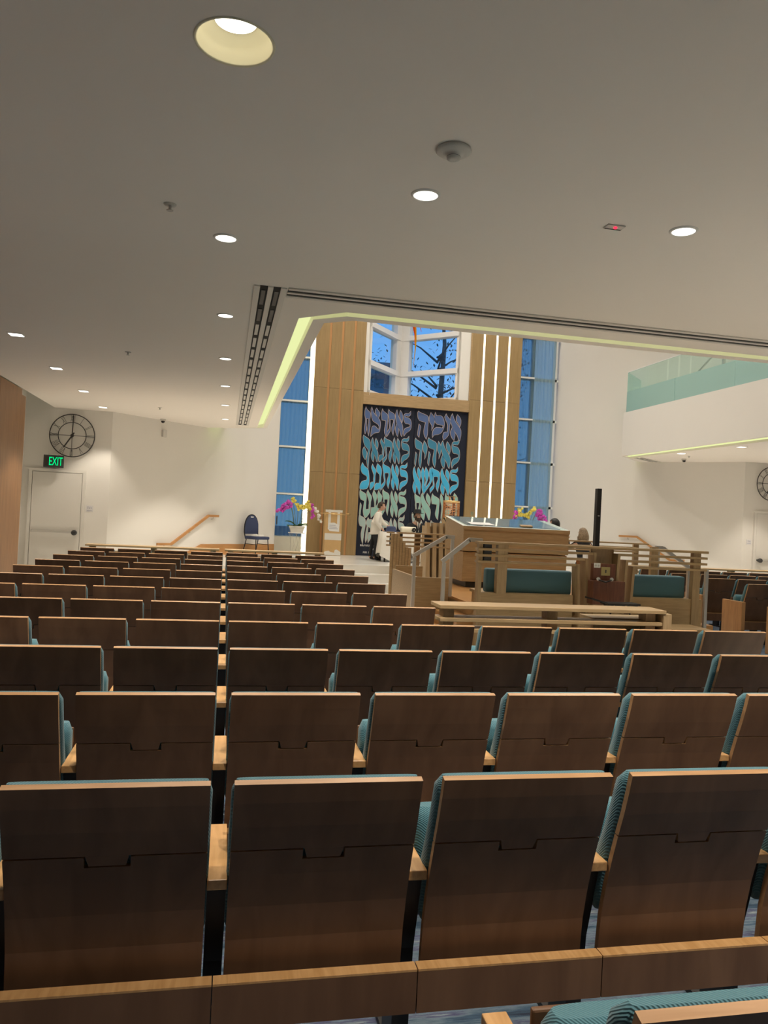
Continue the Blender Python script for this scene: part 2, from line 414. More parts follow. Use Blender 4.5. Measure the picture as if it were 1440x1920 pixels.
def fill_poly(outer, holes, z, mat, name, parent=None):
    bm = bmesh.new(); es = []
    for loop in [outer] + holes:
        v = [bm.verts.new((p[0], p[1], z)) for p in loop]
        for i in range(len(v)): es.append(bm.edges.new((v[i], v[(i + 1) % len(v)])))
    bmesh.ops.triangle_fill(bm, use_beauty=True, use_dissolve=False, edges=es)
    for f in bm.faces:
        if f.normal.z > 0: f.normal_flip()
    me = bpy.data.meshes.new(name); bm.to_mesh(me); bm.free(); me.materials.append(MATS[mat])
    o = bpy.data.objects.new(name, me); COL.objects.link(o)
    if parent: o.parent = parent
    return o
circ = [(BIG[0] + 0.155 * math.cos(2 * PI * i / 32), BIG[1] + 0.155 * math.sin(2 * PI * i / 32)) for i in range(32)]
rim = [(14.45, 20.0), (14.45, -3.95), (-3.5, -3.95), (-3.5, 16.62), (-2.40, 16.66)]
ceil = struct(fill_poly(EDGE + rim, [circ], ZC, 'ceiling_paint', 'ceiling'), 'plain off-white underside of the balcony')
struct(fill_poly(VOID + rim, [], ZB - 0.01, 'ceiling_paint', 'floor_balcony'))
# lip, cove and fascia around the opening
m = MB()
def band(mb, a, z0, b, z1, mat=''):
    for i in range(len(a) - 1):
        mb.poly([(*a[i], z0), (*a[i + 1], z0), (*b[i + 1], z1), (*b[i], z1)], mat)
band(m, VOID, ZL, LIP, ZL, 'ceiling_paint'); band(m, LIP, ZL, LIP, ZL + 0.10, 'ceiling_paint'); band(m, EDGE, ZC, EDGE, ZC + 0.045, 'ceiling_paint')
band(m, VOID, ZL, VOID, ZB, 'wall_paint'); band(m, VOID, ZB, offset(VOID, 0.3), ZB, 'wall_paint')
struct(m.build('trim_1'), 'white balcony fascia with thin lip around the hall opening')
m = MB(); band(m, EDGE, ZC + 0.045, LIP, ZL + 0.09, 'cove_glow')
o = m.build('cove_light'); tag(o, 'yellow-green glowing cove strip running around the edge of the balcony', 'cove light')

# floors
struct(MB().box(-4.2, 14.6, -4, 22.5, -0.12, 0.0).build('floor', 'stone_floor'), 'pale striped stone floor')
c = MB()
for x0, x1, y0, y1 in ((-3.5, 4.25, -3.9, 5.75), (-3.5, 1.9, 5.75, 13.3), (7.25, 14.3, -3.9, 13.3)): c.box(x0, x1, y0, y1, 0, 0.008)
struct(c.build('floor_carpet', 'carpet'), 'blue and grey streaked carpet under the seats')
# ark platform with three stone steps
def plat(off):
    return [(-0.9 + off, 18.25 - off * 0.4), (1.6, 16.9 - off), (8.6, 16.9 - off), (11.6, 19.1 - off), (9.5, 21.6), (1.25, 21.5), (1.25, 20.3)]
st = struct(MB().prism(plat(0.0), 'z', 0.0, ZP).build('floor_ark_platform', 'stone_floor'), 'glossy pale stone platform in front of the ark')
for k in (1, 2):
    struct(MB().prism(plat(0.36 * k), 'z', 0.0, ZP * (3 - k) / 3).build('floor_step', 'stone_floor', st), 'pale stone step')

# walls
def wall_prism(p, q, th, z0, z1, name, mat='wall_paint', label=None):
    p = Vector(p); q = Vector(q); e = (q - p).normalized(); nrm = Vector((-e.y, e.x)) * th
    pts = [(p.x, p.y), (q.x, q.y), (q.x + nrm.x, q.y + nrm.y), (p.x + nrm.x, p.y + nrm.y)]
    return struct(MB().prism(pts, 'z', z0, z1).build(name, mat), label)
wl = struct(MB().box(-4.12, -3.56, -4, 14.40, 0, ZH).build('wall_left', 'wall_paint'), 'left side wall clad in red-brown wood panels')
y = -3.9
while y < 14.0:
    y1 = min(y + 1.285, 14.08)
    MB().box(-3.56, -3.50, y, y1 - 0.008, 0.02, ZC - 0.015, bev=0.004).build('wood_panel', 'wall_wood', wl)
    y = y1
MB().box(-3.56, -3.515, 14.09, 14.40, 0.02, ZC - 0.10, bev=0.004).build('wood_panel', 'wall_wood', wl)
struct(MB().box(-4.20, -4.05, 14.40, 16.75, 0, ZH).build('wall_niche', 'wall_paint'))
struct(MB().box(-4.1, -3.5, 14.3, 16.7, 4.25, 4.35).build('ceiling_niche', 'ceiling_paint'))
wa = struct(MB().box(-4.2, -2.366, 16.62, 16.78, 0, ZH).build('wall_front_left', 'wall_paint'), 'narrow white wall carrying the exit door and clock')
B0, B1 = Vector((-2.366, 16.62)), Vector((1.30, 20.20))
wall_prism(B0, B1, 0.15, 0, ZH, 'wall_diagonal_left', label='long white diagonal wall beside the ark platform')
struct(MB().box(1.15, 1.30, 20.20, 21.45, 0, ZH).build('wall_return_left', 'wall_paint'))
R0, R1 = Vector((9.55, 21.6)), Vector((13.10, 17.40))
wall_prism(R0, R1, 0.15, 0, ZH, 'wall_diagonal_right', label='tall white diagonal wall right of the ark')
struct(MB().box(13.1, 14.6, 17.40, 17.55, 0, ZH).build('wall_front_right', 'wall_paint'))
struct(MB().box(14.45, 14.6, -4, 17.5, 0, ZH).build('wall_right', 'wall_paint'))
struct(MB().box(-4.2, 14.6, -4.15, -4, 0, ZH).build('wall_back', 'wall_paint'))
struct(MB().box(-4.2, 14.6, -4.15, 21.45, ZH, ZH + 0.15).build('ceiling_hall', 'ceiling_paint'))

# ark wall: two oak piers made of boards, lit grooves, header
def pier(name, edges, strips, glow):
    w = struct(MB().box(edges[0] + 0.002, edges[1] - 0.002, YA + 0.03, YA + 0.45, ZP, ZH).build(name, 'oak_pier'), 'tall oak clad pier beside the ark with vertical ' + ('lit' if glow else 'copper') + ' grooves')
    xs = [edges[0]] + strips + [edges[1]]
    for i in range(len(xs) - 1):
        a = xs[i] + (0.03 if i > 0 else 0); b = xs[i + 1] - (0.03 if i + 1 < len(xs) - 1 else 0)
        for z0, z1 in ((ZP, 2.79), (2.79, 5.12), (5.12, 7.4), (7.4, ZH)):
            MB().box(a, b, YA, YA + 0.03, z0 + 0.003, z1 - 0.003, bev=0.003).build('oak_board', 'oak_pier', w)
    for s in strips:
        q = MB().box(s - 0.028, s + 0.028, YA + 0.010, YA + 0.03, ZP, ZH).build('light_groove', 'strip_glow' if glow else 'copper_strip', w)
        q['label'] = 'thin warm white light strip' if glow else 'thin copper inlay strip'
    return w
pier('wall_pier_left', (2.215, 3.605), [2.615, 2.955, 3.298], False)
pier('wall_pier_right', (6.70, 8.215), [7.061, 7.448, 7.821], True)
o = MB().box(2.085, 2.21, YA + 0.01, YA + 0.06, ZP, ZH).build('edge_light', 'strip_glow')
tag(o, 'tall white glowing strip down the left edge of the oak pier', 'strip light')
hd = struct(MB().box(3.605, 6.70, YA + 0.01, YA + 0.3, 4.76, 5.09, bev=0.004).build('trim_2', 'oak'), 'oak header board above the ark curtains')
struct(MB().box(3.605, 6.70, YA + 0.14, YA + 0.3, ZP, 4.76).build('wall_ark_back', 'oak'))
# prow window bay over the ark
wb = struct(MB().prism([(3.605, YA + 0.3), (6.70, YA + 0.3), (4.93, 22.75)], 'z', 5.0, 5.09).build('window_1', 'white_trim'), 'pointed glass bay window with thick white frames above the ark')
MB().box(3.605, 3.70, YA + 0.02, YA + 0.3, 5.09, ZH).build('window_jamb', 'white_trim', wb)
MB().box(6.37, 6.66, YA + 0.02, YA + 0.3, 5.09, ZH).build('window_jamb', 'white_trim', wb)
MB().box(6.66, 6.70, YA + 0.0, YA + 0.3, 5.09, ZH).build('window_reveal', 'oak', wb)
CX = Vector((4.93, 22.45))
def bay(p):
    p = Vector(p); e = (CX - p).normalized(); nn = Vector((-e.y, e.x)) if p.x < 5 else Vector((e.y, -e.x))
    L = (CX - p).length
    def P(s, d): q = p + e * s + nn * d; return (q.x, q.y)
    for z in (5.09, 5.93, 7.0, 8.06, 9.2):
        h = 0.07
        MB().prism([P(0, -0.13), P(L, -0.10), P(L, 0.13), P(0, 0.13)], 'z', z - h, z + h).build('transom', 'white_trim', wb)
    MB().prism([P(L - 0.36, -0.08), P(L, -0.10), P(L, 0.13), P(L - 0.36, 0.13)], 'z', 5.09, ZH).build('mullion', 'white_trim', wb)
    MB().prism([P(0, -0.1), P(0.06, -0.1), P(0.06, 0.13), P(0, 0.13)], 'z', 5.09, ZH).build('mullion', 'white_trim', wb)
    for z0, z1 in ((5.16, 5.86), (6.0, 6.93), (7.07, 7.99), (8.13, 9.13)):
        MB().prism([P(0.05, 0.05), P(L - 0.35, 0.05), P(L - 0.35, 0.065), P(0.05, 0.065)], 'z', z0, z1).build('pane', 'window_glass', wb)
bay((3.68, 20.99)); bay((6.37, 21.02))

# tall curtain windows either side of the piers
def tall_window(name, x0, x1, mull, lab):
    w = struct(MB().box(x0, x1, 21.28, 21.5, ZP, 0.96).build(name, 'base_stone'), lab)
    zs = [0.96, 2.15, 3.46, 4.74, 5.97, 7.2, 8.4, 9.45]
    for z in zs: MB().box(x0, x1, 21.36, 21.5, z - 0.035, z + 0.035).build('transom', 'alu_frame', w)
    for z in zs[1:-1]: MB().box(mull[0], mull[1], 21.235, 21.262, z - 0.024, z + 0.024).build('added_bright_bar', 'alu_frame', w)  # added bars imitating transoms that show bright through the sheer
    for x in mull: MB().box(x - 0.04, x + 0.04, 21.36, 21.5, 0.96, 9.45).build('mullion', 'alu_frame', w)
    for a, b in zip(mull, mull[1:]):
        for z0, z1 in zip(zs, zs[1:]):
            MB().box(a + 0.04, b - 0.04, 21.42, 21.435, z0 + 0.035, z1 - 0.035).build('pane', 'window_glass', w)
    return w
tall_window('window_2', 1.30, 2.22, [1.34, 2.15], 'tall narrow window left of the ark')
tall_window('window_3', 8.21, 9.60, [8.25, 8.78, 9.5], 'tall narrow window right of the ark')
def sheer(x0, x1, y, z0, z1, mat, label, ph):
    mb = MB(); n = int((x1 - x0) / 0.018); nz = 10; rows = []
    for k in range(nz + 1):
        z = z0 + (z1 - z0) * k / nz
        row = []
        for i in range(n + 1):
            x = x0 + (x1 - x0) * i / n
            d = 0.022 * math.sin(x * 55 + ph + 0.5 * math.sin(z * 0.9)) + 0.014 * math.sin(x * 23 + ph * 2 + z * 0.2)
            row.append(mb.bm.verts.new((x, y + d, z)))
        rows.append(row)
    for A, B in zip(rows, rows[1:]):
        for i in range(n):
            f = mb.bm.faces.new((A[i], A[i + 1], B[i + 1], B[i])); f.smooth = True
    mb.mi(mat)
    return tag(mb.build('sheer_curtain'), label, 'curtain')
sheer(1.33, 2.16, 21.31, 0.98, 9.4, 'sheer', 'blue sheer curtain in the tall window left of the ark', 0.3)
sheer(8.24, 8.80, 21.31, 0.98, 9.4, 'sheer', 'blue sheer curtain in the tall window right of the ark', 1.1)
sheer(8.80, 9.45, 21.29, 0.98, 9.4, 'sheer_pale', 'pale gathered sheer curtain beside the tall white wall', 2.0)
# pull handle on left window
o = MB().box(1.40, 1.43, 21.24, 21.29, 1.28, 1.52, bev=0.006).build('window_pull', 'dark_grey')
tag(o, 'small dark pull handle on the left tall window', 'handle')

# orange wood base along the diagonal wall on the platform
e = (B1 - B0).normalized(); nn = Vector((e.y, -e.x))
def onB(x, off=0.0):
    s = (x - B0.x) / e.x; q = B0 + e * s + nn * off
    return q
p, q = onB(-0.52, 0.001), onB(1.285, 0.001); p2, q2 = onB(-0.52, 0.03), onB(1.285, 0.03)
bb = struct(MB().prism([(p.x, p.y), (q.x, q.y), (q2.x, q2.y), (p2.x, p2.y)], 'z', ZP, 0.785).build('baseboard_left', 'base_wood'), 'tall orange wood baseboard behind the blue chair')
a, a2 = onB(-1.4, 0.001), onB(-1.4, 0.03)
mb = MB()
V = [mb.bm.verts.new(v) for v in ((a.x, a.y, 0.02), (p.x, p.y, ZP), (p.x, p.y, 0.785), (a.x, a.y, 0.27), (a2.x, a2.y, 0.02), (p2.x, p2.y, ZP), (p2.x, p2.y, 0.785), (a2.x, a2.y, 0.27))]
for f in ((0, 1, 2, 3), (7, 6, 5, 4), (0, 4, 5, 1), (1, 5, 6, 2), (2, 6, 7, 3), (3, 7, 4, 0)): mb.bm.faces.new([V[i] for i in f])
mb.build('stair_skirt', 'base_wood', bb)

# wall handrails on the diagonal walls
def wall_rail(pts, off_dir, name, label):
    t = thing(name, label, 'handrail', pts[0])
    b = Vector(pts[0]); L = [Vector(v) - b for v in pts]
    mb = MB()
    for u, v in zip(L, L[1:]): mb.bar(u, v, 0.045, 0.055)
    mb.build('rail', 'base_wood', t)
    for k in (0.06, 0.5, 0.94):
        i = 0 if k < 0.2 else (1 if k < 0.8 else 2)
        c = L[i].lerp(L[i + 1], 0.5)
        MB().tube([c, c + Vector((0, 0, -0.07)), c + Vector((off_dir[0] * 0.08, off_dir[1] * 0.08, -0.08))], 0.009, 6).build('bracket', 'steel', t)
zz = [(-1.48, 0.79), (-1.20, 0.79), (-0.43, 1.46), (-0.20, 1.46)]
wall_rail([(onB(x, 0.08).x, onB(x, 0.08).y, z) for x, z in zz], (-nn.x, -nn.y), 'wall_handrail', 'orange wooden handrail on the diagonal wall left of the blue chair')
er = (R1 - R0).normalized(); nr = Vector((er.y, -er.x))
def onR(x, off=0.0):
    s = (x - R0.x) / er.x; return R0 + er * s + nr * off
zz = [(11.02, 1.44), (11.35, 1.44), (11.95, 0.86), (12.2, 0.86)]
wall_rail([(onR(x, 0.08).x, onR(x, 0.08).y, z) for x, z in zz], (-nr.x, -nr.y), 'wall_handrail', 'orange wooden handrail on the diagonal wall right of the reading platform')

# exit doors
def door(name, x0, y, side, lab):
    d = struct(MB().box(x0, x0 + 0.95, y - 0.045, y - 0.005, 0.01, 2.21, bev=0.003).build(name, 'door_paint'), lab)
    for a, b, z0, z1 in ((-0.07, -0.008, 0, 2.28), (0.958, 1.02, 0, 2.28), (-0.008, 0.958, 2.218, 2.28)):
        MB().box(x0 + a, x0 + b, y - 0.05, y - 0.002, z0, z1).build('door_frame', 'door_paint', d)
    hx = x0 + (0.86 if side > 0 else 0.09)
    MB().box(x0 + 0.04, x0 + 0.91, y - 0.115, y - 0.075, 0.985, 1.03, bev=0.008).build('push_bar', 'steel', d)
    for q in (x0 + 0.05, x0 + 0.88): MB().box(q - 0.02, q + 0.02, y - 0.09, y - 0.04, 0.985, 1.03).build('bar_bracket', 'dark_grey', d)
    MB().lathe([(0.03, -0.06), (0.055, -0.05), (0.055, 0.0), (0.04, 0.05)], 16, (hx, y - 0.095, 1.0), 'y', m='dark_grey').build('latch_knob', parent=d)
    return d
door('door_1', -3.845, 16.62, 1, 'plain beige exit door with a steel push bar under the exit sign')
door('door_2', 13.48, 17.40, -1, 'plain beige door with push bar at the right edge')

# exit sign
t = thing('exit_sign', 'green lit EXIT sign above the left door', 'exit sign', (-3.43, 16.44, 2.30))
MB().box(-0.19, 0.19, -0.03, 0.03, 0.0, 0.25, bev=0.006).build('sign_body', 'dark_grey', t)
MB().box(-0.16, -0.10, -0.033, -0.029, 0.03, 0.22).build('side_panel', 'clock_iron', t)
MB().box(-0.10, 0.06, -0.05, 0.10, 0.25, 0.275, bev=0.004).build('mount', 'device_white', t)
MB().box(-0.03, 0.03, 0.03, 0.18, 0.22, 0.25).build('arm', 'device_white', t)
def text_mesh(body, size, name, mat, depth=0.002):
    cu = bpy.data.curves.new('txt', 'FONT'); cu.body = body; cu.size = size; cu.extrude = depth; cu.align_x = 'CENTER'
    ob = bpy.data.objects.new('txt', cu); COL.objects.link(ob)
    dg = bpy.context.evaluated_depsgraph_get(); dg.update()
    me = bpy.data.meshes.new_from_object(ob.evaluated_get(dg)); bpy.data.objects.remove(ob)
    me.name = name; me.materials.clear(); me.materials.append(MATS[mat])
    return me
me = text_mesh('EXIT', 0.21, 'lettering', 'exit_green', 0.004)
lt = part('lettering', me, t, (0.045, -0.034, 0.045), (PI / 2, 0, 0)); lt.scale = (0.62, 1.15, 1)

# wire clocks
def clock(loc, label):
    t = thing('wire_clock', label, 'clock', loc)
    def ring(R, r): return MB().tube([(R * math.cos(2 * PI * i / 48), 0, R * math.sin(2 * PI * i / 48)) for i in range(49)], r, 6, cap=False)
    ring(0.435, 0.011).build('outer_ring', 'clock_iron', t); ring(0.27, 0.009).build('inner_ring', 'clock_iron', t)
    num = ['XII', 'I', 'II', 'III', 'IIII', 'V', 'VI', 'VII', 'VIII', 'IX', 'X', 'XI']
    for h in range(12):
        a = PI / 2 - h * PI / 6; mb = MB(); s = num[h]; w = [0.022 if ch == 'I' else 0.05 for ch in s]; tot = sum(w); x = -tot / 2
        def P(u, v):
            R = 0.285 + v * 0.135
            return (R * math.cos(a) + u * math.sin(a), 0, R * math.sin(a) - u * math.cos(a))
        for ch, ww in zip(s, w):
            cx = x + ww / 2; x += ww
            if ch == 'I': mb.tube([P(cx, 0), P(cx, 1)], 0.0042, 4)
            elif ch == 'V': mb.tube([P(cx - 0.02, 1), P(cx, 0)], 0.0042, 4); mb.tube([P(cx + 0.02, 1), P(cx, 0)], 0.0042, 4)
            else: mb.tube([P(cx - 0.02, 1), P(cx + 0.02, 0)], 0.0042, 4); mb.tube([P(cx + 0.02, 1), P(cx - 0.02, 0)], 0.0042, 4)
        mb.build('numeral', 'clock_iron', t)
    MB().tube([(-0.435, 0, 0), (0.435, 0, 0)], 0.006, 6).build('cross_bar', 'clock_iron', t)
    MB().tube([(0, 0, -0.435), (0, 0, 0.435)], 0.006, 6).build('cross_bar', 'clock_iron', t)
    MB().bar((0.0, -0.02, -0.06), (0.012, -0.02, 0.40), 0.02, 0.006, up=(0, 1, 0)).build('minute_hand', 'clock_iron', t)
    MB().bar((0.04, -0.026, 0.06), (-0.15, -0.026, -0.25), 0.026, 0.006, up=(0, 1, 0)).build('hour_hand', 'clock_iron', t)
    MB().lathe([(0.03, -0.03), (0.035, 0.0), (0.03, 0.02)], 14, axis='y', m='clock_iron').build('hub', parent=t)
    MB().tube([(0, 0, 0), (0, 0.05, 0)], 0.012, 6).build('wall_mount', 'clock_iron', t)
clock((-3.13, 16.57, 2.98), 'large open wire clock with roman numerals above the exit sign')
clock((13.86, 17.35, 3.0), 'large open wire clock cut off by the right edge of the photo')
# small wall plates
def plate(loc, label):
    t = thing('wall_sign', label, 'sign', loc)
    MB().box(-0.075, 0.075, -0.008, 0.0, 0, 0.13, bev=0.003).build('plate', 'sign_plate', t)
    MB().bar((-0.03, -0.0095, 0.06), (-0.03, -0.0095, 0.11), 0.010, 0.002, up=(0, 1, 0)).bar((0.0, -0.0095, 0.06), (0.012, -0.0095, 0.10), 0.010, 0.002, up=(0, 1, 0)).bar((0.03, -0.0095, 0.06), (0.035, -0.0095, 0.095), 0.010, 0.002, up=(0, 1, 0)).bar((-0.05, -0.0095, 0.025), (0.05, -0.0095, 0.025), 0.002, 0.008).build('printing', 'sign_print', t)
plate((-2.73, 16.62, 1.44), 'small pale plate beside the left exit door')
plate((13.30, 17.40, 1.40), 'small pale plate beside the right door')

# ceiling devices --------------------------------------------------
t = thing('large_downlight', 'large deep round recessed ceiling light nearest the camera', 'downlight', (BIG[0], BIG[1], ZC))
MB().lathe([(0.165, -0.001), (0.163, -0.006), (0.155, -0.004), (0.152, 0.0), (0.140, 0.065), (0.084, 0.092)], 40, m='reflector_cream', cap=False).build('reflector', parent=t)
MB().lathe([(0.001, 0.090), (0.086, 0.090)], 32, m='lamp_glow_deep', cap=False).build('lens', parent=t)
spot(t, (0, 0, -0.02), 130, 100, 0.4, radius=0.07)
ring_me = MB().lathe([(0.070, -0.004), (0.073, -0.010), (0.084, -0.008), (0.088, 0.0)], 28, m='white_trim', cap=False).mesh('trim')
lens_me = MB().lathe([(0.001, -0.006), (0.072, -0.006)], 28, m='lamp_glow', cap=False).mesh('lens')
def downlight(x, y, label, w=P_DOWN):
    t = thing('round_downlight', label, 'downlight', (x, y, ZC), group='round downlights under the balcony')
    part('trim', ring_me, t); part('lens', lens_me, t)
    spot(t, (0, 0, -0.03), w, 98, 0.42)
for k, y in enumerate((5.46, 7.64, 9.82, 12.0, 14.2, 16.4)):
    downlight(-0.09, y, 'round ceiling downlight in the line beside the air slots, %s from the camera' % ORD[k + 1])
for k, x in enumerate((1.057, 2.74)):
    downlight(x, 4.33, 'round ceiling downlight in front of the air slots, %s' % ('near the smoke detector' if k == 0 else 'right of the red-lit sensor'))
for k, (x, y) in enumerate(((4.42, 4.33), (6.1, 4.33), (7.8, 4.33), (9.5, 4.33), (1.05, 1.1), (2.74, 1.1), (-2.4, 3.2), (-2.4, 5.4), (4.42, 1.1))):
    downlight(x, y, 'round ceiling downlight above the seats outside the view, %s' % ORD[k + 1])
sq_me = MB().box(-0.085, 0.085, -0.085, 0.085, -0.008, 0.0, bev=0.003).mesh('trim', 'white_trim')
sql_me = MB().box(-0.07, 0.07, -0.07, 0.07, -0.011, -0.0085).mesh('lens', 'lamp_glow')
def square_light(x, y, label, w=P_DOWN * 0.8):
    t = thing('square_downlight', label, 'downlight', (x, y, ZC), group='square downlights along the side walls')
    part('trim', sq_me, t); part('lens', sql_me, t)
    spot(t, (0, 0, -0.03), w, 92, 0.4)
for k, y in enumerate((9.5, 11.65, 13.8, 15.9)):
    square_light(-2.46, y, 'square ceiling downlight near the left wood wall, %s from the camera' % ORD[k + 1], P_DOWN * (0.8 if k < 3 else 0.45))
square_light(-2.46, 7.35, 'square ceiling downlight near the left wood wall, just outside the view')
for k, (x, y) in enumerate(((10.69, 16.54), (10.8, 14.5), (13.05, 16.0), (13.05, 13.8), (10.8, 12.3), (10.8, 10.0), (13.05, 11.5))):
    square_light(x, y, 'square ceiling downlight under the right balcony, %s' % ('nearest the ark', 'between the air slot and glass rail', 'beside the right clock', 'near the right wall', 'fifth from the ark', 'sixth from the ark', 'mid right wall')[k])

# linear air slots
def slot_run(t, p, q, along):
    p = Vector(p); q = Vector(q); d = (q - p).normalized(); s = Vector((-d.y, d.x, 0))
    if along: s = -s
    zz = Vector((0, 0, -0.006))
    for o_, w in ((0.0, 0.05), (0.115, 0.045), (0.225, 0.05)):
        MB().bar(p + s * o_ + zz, q + s * o_ + zz, w, 0.012).build('rail', 'diffuser_rail', t)
    for o_ in (0.0575, 0.17):
        MB().bar(p + s * o_ + Vector((0, 0, -0.002)), q + s * o_ + Vector((0, 0, -0.002)), 0.066, 0.003).build('slot', 'slot_shade', t)  # flat dark strip paints the shade of a deep slot
        if along:
            n = int((q - p).length / 0.62)
            for i in range(n):
                a = p + d * (0.62 * i + 0.12) + s * o_ + Vector((0, 0, -0.006)); b = a + d * 0.46
                MB().bar(a, b, 0.034, 0.006).build('vane', 'dark_grey' if i < 2 else 'diffuser_rail', t)
t = thing('linear_diffuser', 'long double air slot in the ceiling running beside the line of downlights', 'air slot', (0.17, 6.50, ZC))
slot_run(t, (0, 0.0, 0), (0, 10.8, 0), True)
t = thing('linear_diffuser', 'long double air slot in the ceiling running across above the seats', 'air slot', (0.17, 6.50, ZC))
slot_run(t, (0.262, 0.0, 0), (9.0, 0, 0), False)
t = thing('linear_diffuser', 'short double air slot under the far corner of the right balcony', 'air slot', (10.66, 18.2, ZC))
slot_run(t, (0, 0, 0), (0.95, 0.75, 0), False)

t = thing('smoke_detector', 'round white smoke detector in the ceiling', 'smoke detector', (1.053, 3.757, ZC))
MB().lathe([(0.088, 0.0), (0.092, -0.012), (0.08, -0.02), (0.06, -0.024), (0.035, -0.030), (0.0345, -0.05), (0.018, -0.056)], 28, m='device_white').build('body', parent=t)
MB().lathe([(0.03, -0.034), (0.036, -0.040), (0.03, -0.044)], 20, m='dark_grey', cap=False).build('sensor_gap', parent=t)
def sprinkler(x, y, label):
    t = thing('sprinkler', label, 'sprinkler', (x, y, ZC))
    MB().lathe([(0.04, 0.0), (0.038, -0.006), (0.016, -0.010)], 18, m='device_white').build('escutcheon', parent=t)
    MB().tube([(0, 0, -0.008), (0, 0, -0.035)], 0.01, 8).build('frame', 'steel', t)
    MB().lathe([(0.004, -0.034), (0.022, -0.038), (0.020, -0.042)], 14, m='steel').build('deflector', parent=t)
sprinkler(-0.434, 4.979, 'grey ceiling sprinkler left of the line of round downlights')
sprinkler(-1.282, 9.973, 'tiny ceiling sprinkler between the square and round downlights')
sprinkler(11.2, 17.0, 'tiny sprinkler under the right balcony')
sprinkler(-1.325, 15.29, 'small sprinkler near the left diagonal wall')
t = thing('motion_sensor', 'square ceiling sensor with a red light', 'sensor', (2.307, 4.41, ZC))
MB().box(-0.06, 0.06, -0.035, 0.035, -0.008, 0.0, bev=0.003).build('plate', 'device_white', t)
MB().box(-0.055, 0.055, 0.018, 0.028, -0.010, -0.008).build('grille', 'dark_grey', t)
MB().ball((0.0, -0.012, -0.012), (0.011, 0.011, 0.008), m='led_red').build('indicator', parent=t)
def dome(x, y, label):
    t = thing('security_camera', label, 'camera', (x, y, ZC))
    MB().lathe([(0.06, 0), (0.06, -0.03), (0.045, -0.04)], 18, m='device_white').build('base', parent=t)
    MB().ball((0, -0.01, -0.05), (0.04, 0.04, 0.04), m='black_steel').build('dome', parent=t)
dome(-1.42, 17.3, 'small dark dome camera under the ceiling by the left diagonal wall')
dome(11.55, 17.75, 'small dark dome camera under the right balcony')
q = onB(-1.42, 0.03)
o = MB().box(-0.05, 0.05, -0.03, 0.03, 0, 0.16, bev=0.01).build('wall_speaker', 'device_white', loc=(q.x, q.y, 3.16)); o.rotation_euler.z = PI / 4
tag(o, 'small white box on the left diagonal wall below the dome camera', 'speaker')

# right balcony: frosted glass rail, stair handrails behind
yy = [18.67, 16.45, 14.24, 12.02, 9.8, 7.95]
t = thing('glass_railing', 'frosted and clear glass railing on the right balcony', 'railing', (10.38, 12.0, ZB))
for k, (a, b) in enumerate(zip(yy, yy[1:])):
    MB().box(-0.008, 0.008, b + 0.012 - 12, a - 0.012 - 12, 0.0, 0.56).build('frosted_pane', 'rail_frost', t)
    MB().box(-0.008, 0.008, b + 0.012 - 12, a - 0.012 - 12, 0.56, 1.08).build('clear_pane', 'rail_clear', t)
g2 = Vector((11.55, 19.83)); g1 = Vector((10.39, 18.70)); d = g2 - g1
for z0, z1, mt in ((0, 0.56, 'rail_frost'), (0.56, 1.08, 'rail_clear')):
    MB().bar((g1.x - 10.38, g1.y - 12, (z0 + z1) / 2), (g2.x - 10.38, g2.y - 12, (z0 + z1) / 2), 0.016, z1 - z0).build('frosted_pane' if z0 == 0 else 'clear_pane', mt, t)
MB().bar((0, 6.67, 1.085), (0, -4.05, 1.085), 0.02, 0.012).build('top_edge', 'alu_frame', t)
MB().bar((g1.x - 10.38, g1.y - 12, 1.085), (g2.x - 10.38, g2.y - 12, 1.085), 0.02, 0.012).build('top_edge', 'alu_frame', t)
def balc_rail(x, y0, y1, z0, z1, label):
    t = thing('stair_handrail', label, 'handrail', (x, y0, ZB))
    L = y1 - y0
    MB().tube([(0, 0, z0), (0, L * 0.6, z1), (0, L, z1)], 0.022, 8).build('rail', 'steel', t)
    for q, z in ((0, z0), (L * 0.6, z1), (L, z1)): MB().box(-0.03, 0.03, q - 0.03, q + 0.03, 0, z).build('post', 'steel', t)
balc_rail(11.9, 18.0, 16.0, 1.0, 1.62, 'steel stair handrail behind the right balcony glass, nearest the ark')
balc_rail(12.6, 16.7, 15.0, 1.15, 1.75, 'steel stair handrail behind the right balcony glass, further along')
# ------------------------------------------------------------------ auditorium chairs
PITCH, ROW0, ROWD = 0.56, 1.99, 0.967
PROF = [(0.36, 0.150), (0.45, 0.142), (0.55, 0.120), (0.65, 0.090), (0.726, 0.064), (0.80, 0.037), (0.87, 0.015), (0.925, 0.0)]
def prof(z):
    for (z0, y0), (z1, y1) in zip(PROF, PROF[1:]):
        if z <= z1: return y0 + (y1 - y0) * (z - z0) / (z1 - z0)
    return PROF[-1][1]
def shell(mb, x0, x1, z0, z1, th=0.021, top_edge=True, taper=0.0):
    zs = [z0] + [z for z, _ in PROF if z0 + 0.005 < z < z1 - 0.005] + [z1]
    face, edge = mb.mi('chair_veneer'), mb.mi('chair_edge_lit')
    bv = []
    for i, z in enumerate(zs):
        y = prof(z); w = taper if i == 0 else 0.0
        bv.append([mb.bm.verts.new(p) for p in ((x0 + w, y, z), (x1 - w, y, z), (x1 - w, y + th * 0.96, z + (th * 0.27 if z > 0.9 else 0)), (x0 + w, y + th * 0.96, z + (th * 0.27 if z > 0.9 else 0)))])
    for A, B in zip(bv, bv[1:]):
        for i, j, mt in ((0, 1, face), (1, 2, edge), (2, 3, face), (3, 0, edge)):
            mb.bm.faces.new((A[i], A[j], B[j], B[i])).material_index = mt
    mb.bm.faces.new(bv[0][::-1]).material_index = edge; mb.bm.faces.new(bv[-1]).material_index = edge
HW = 0.2500
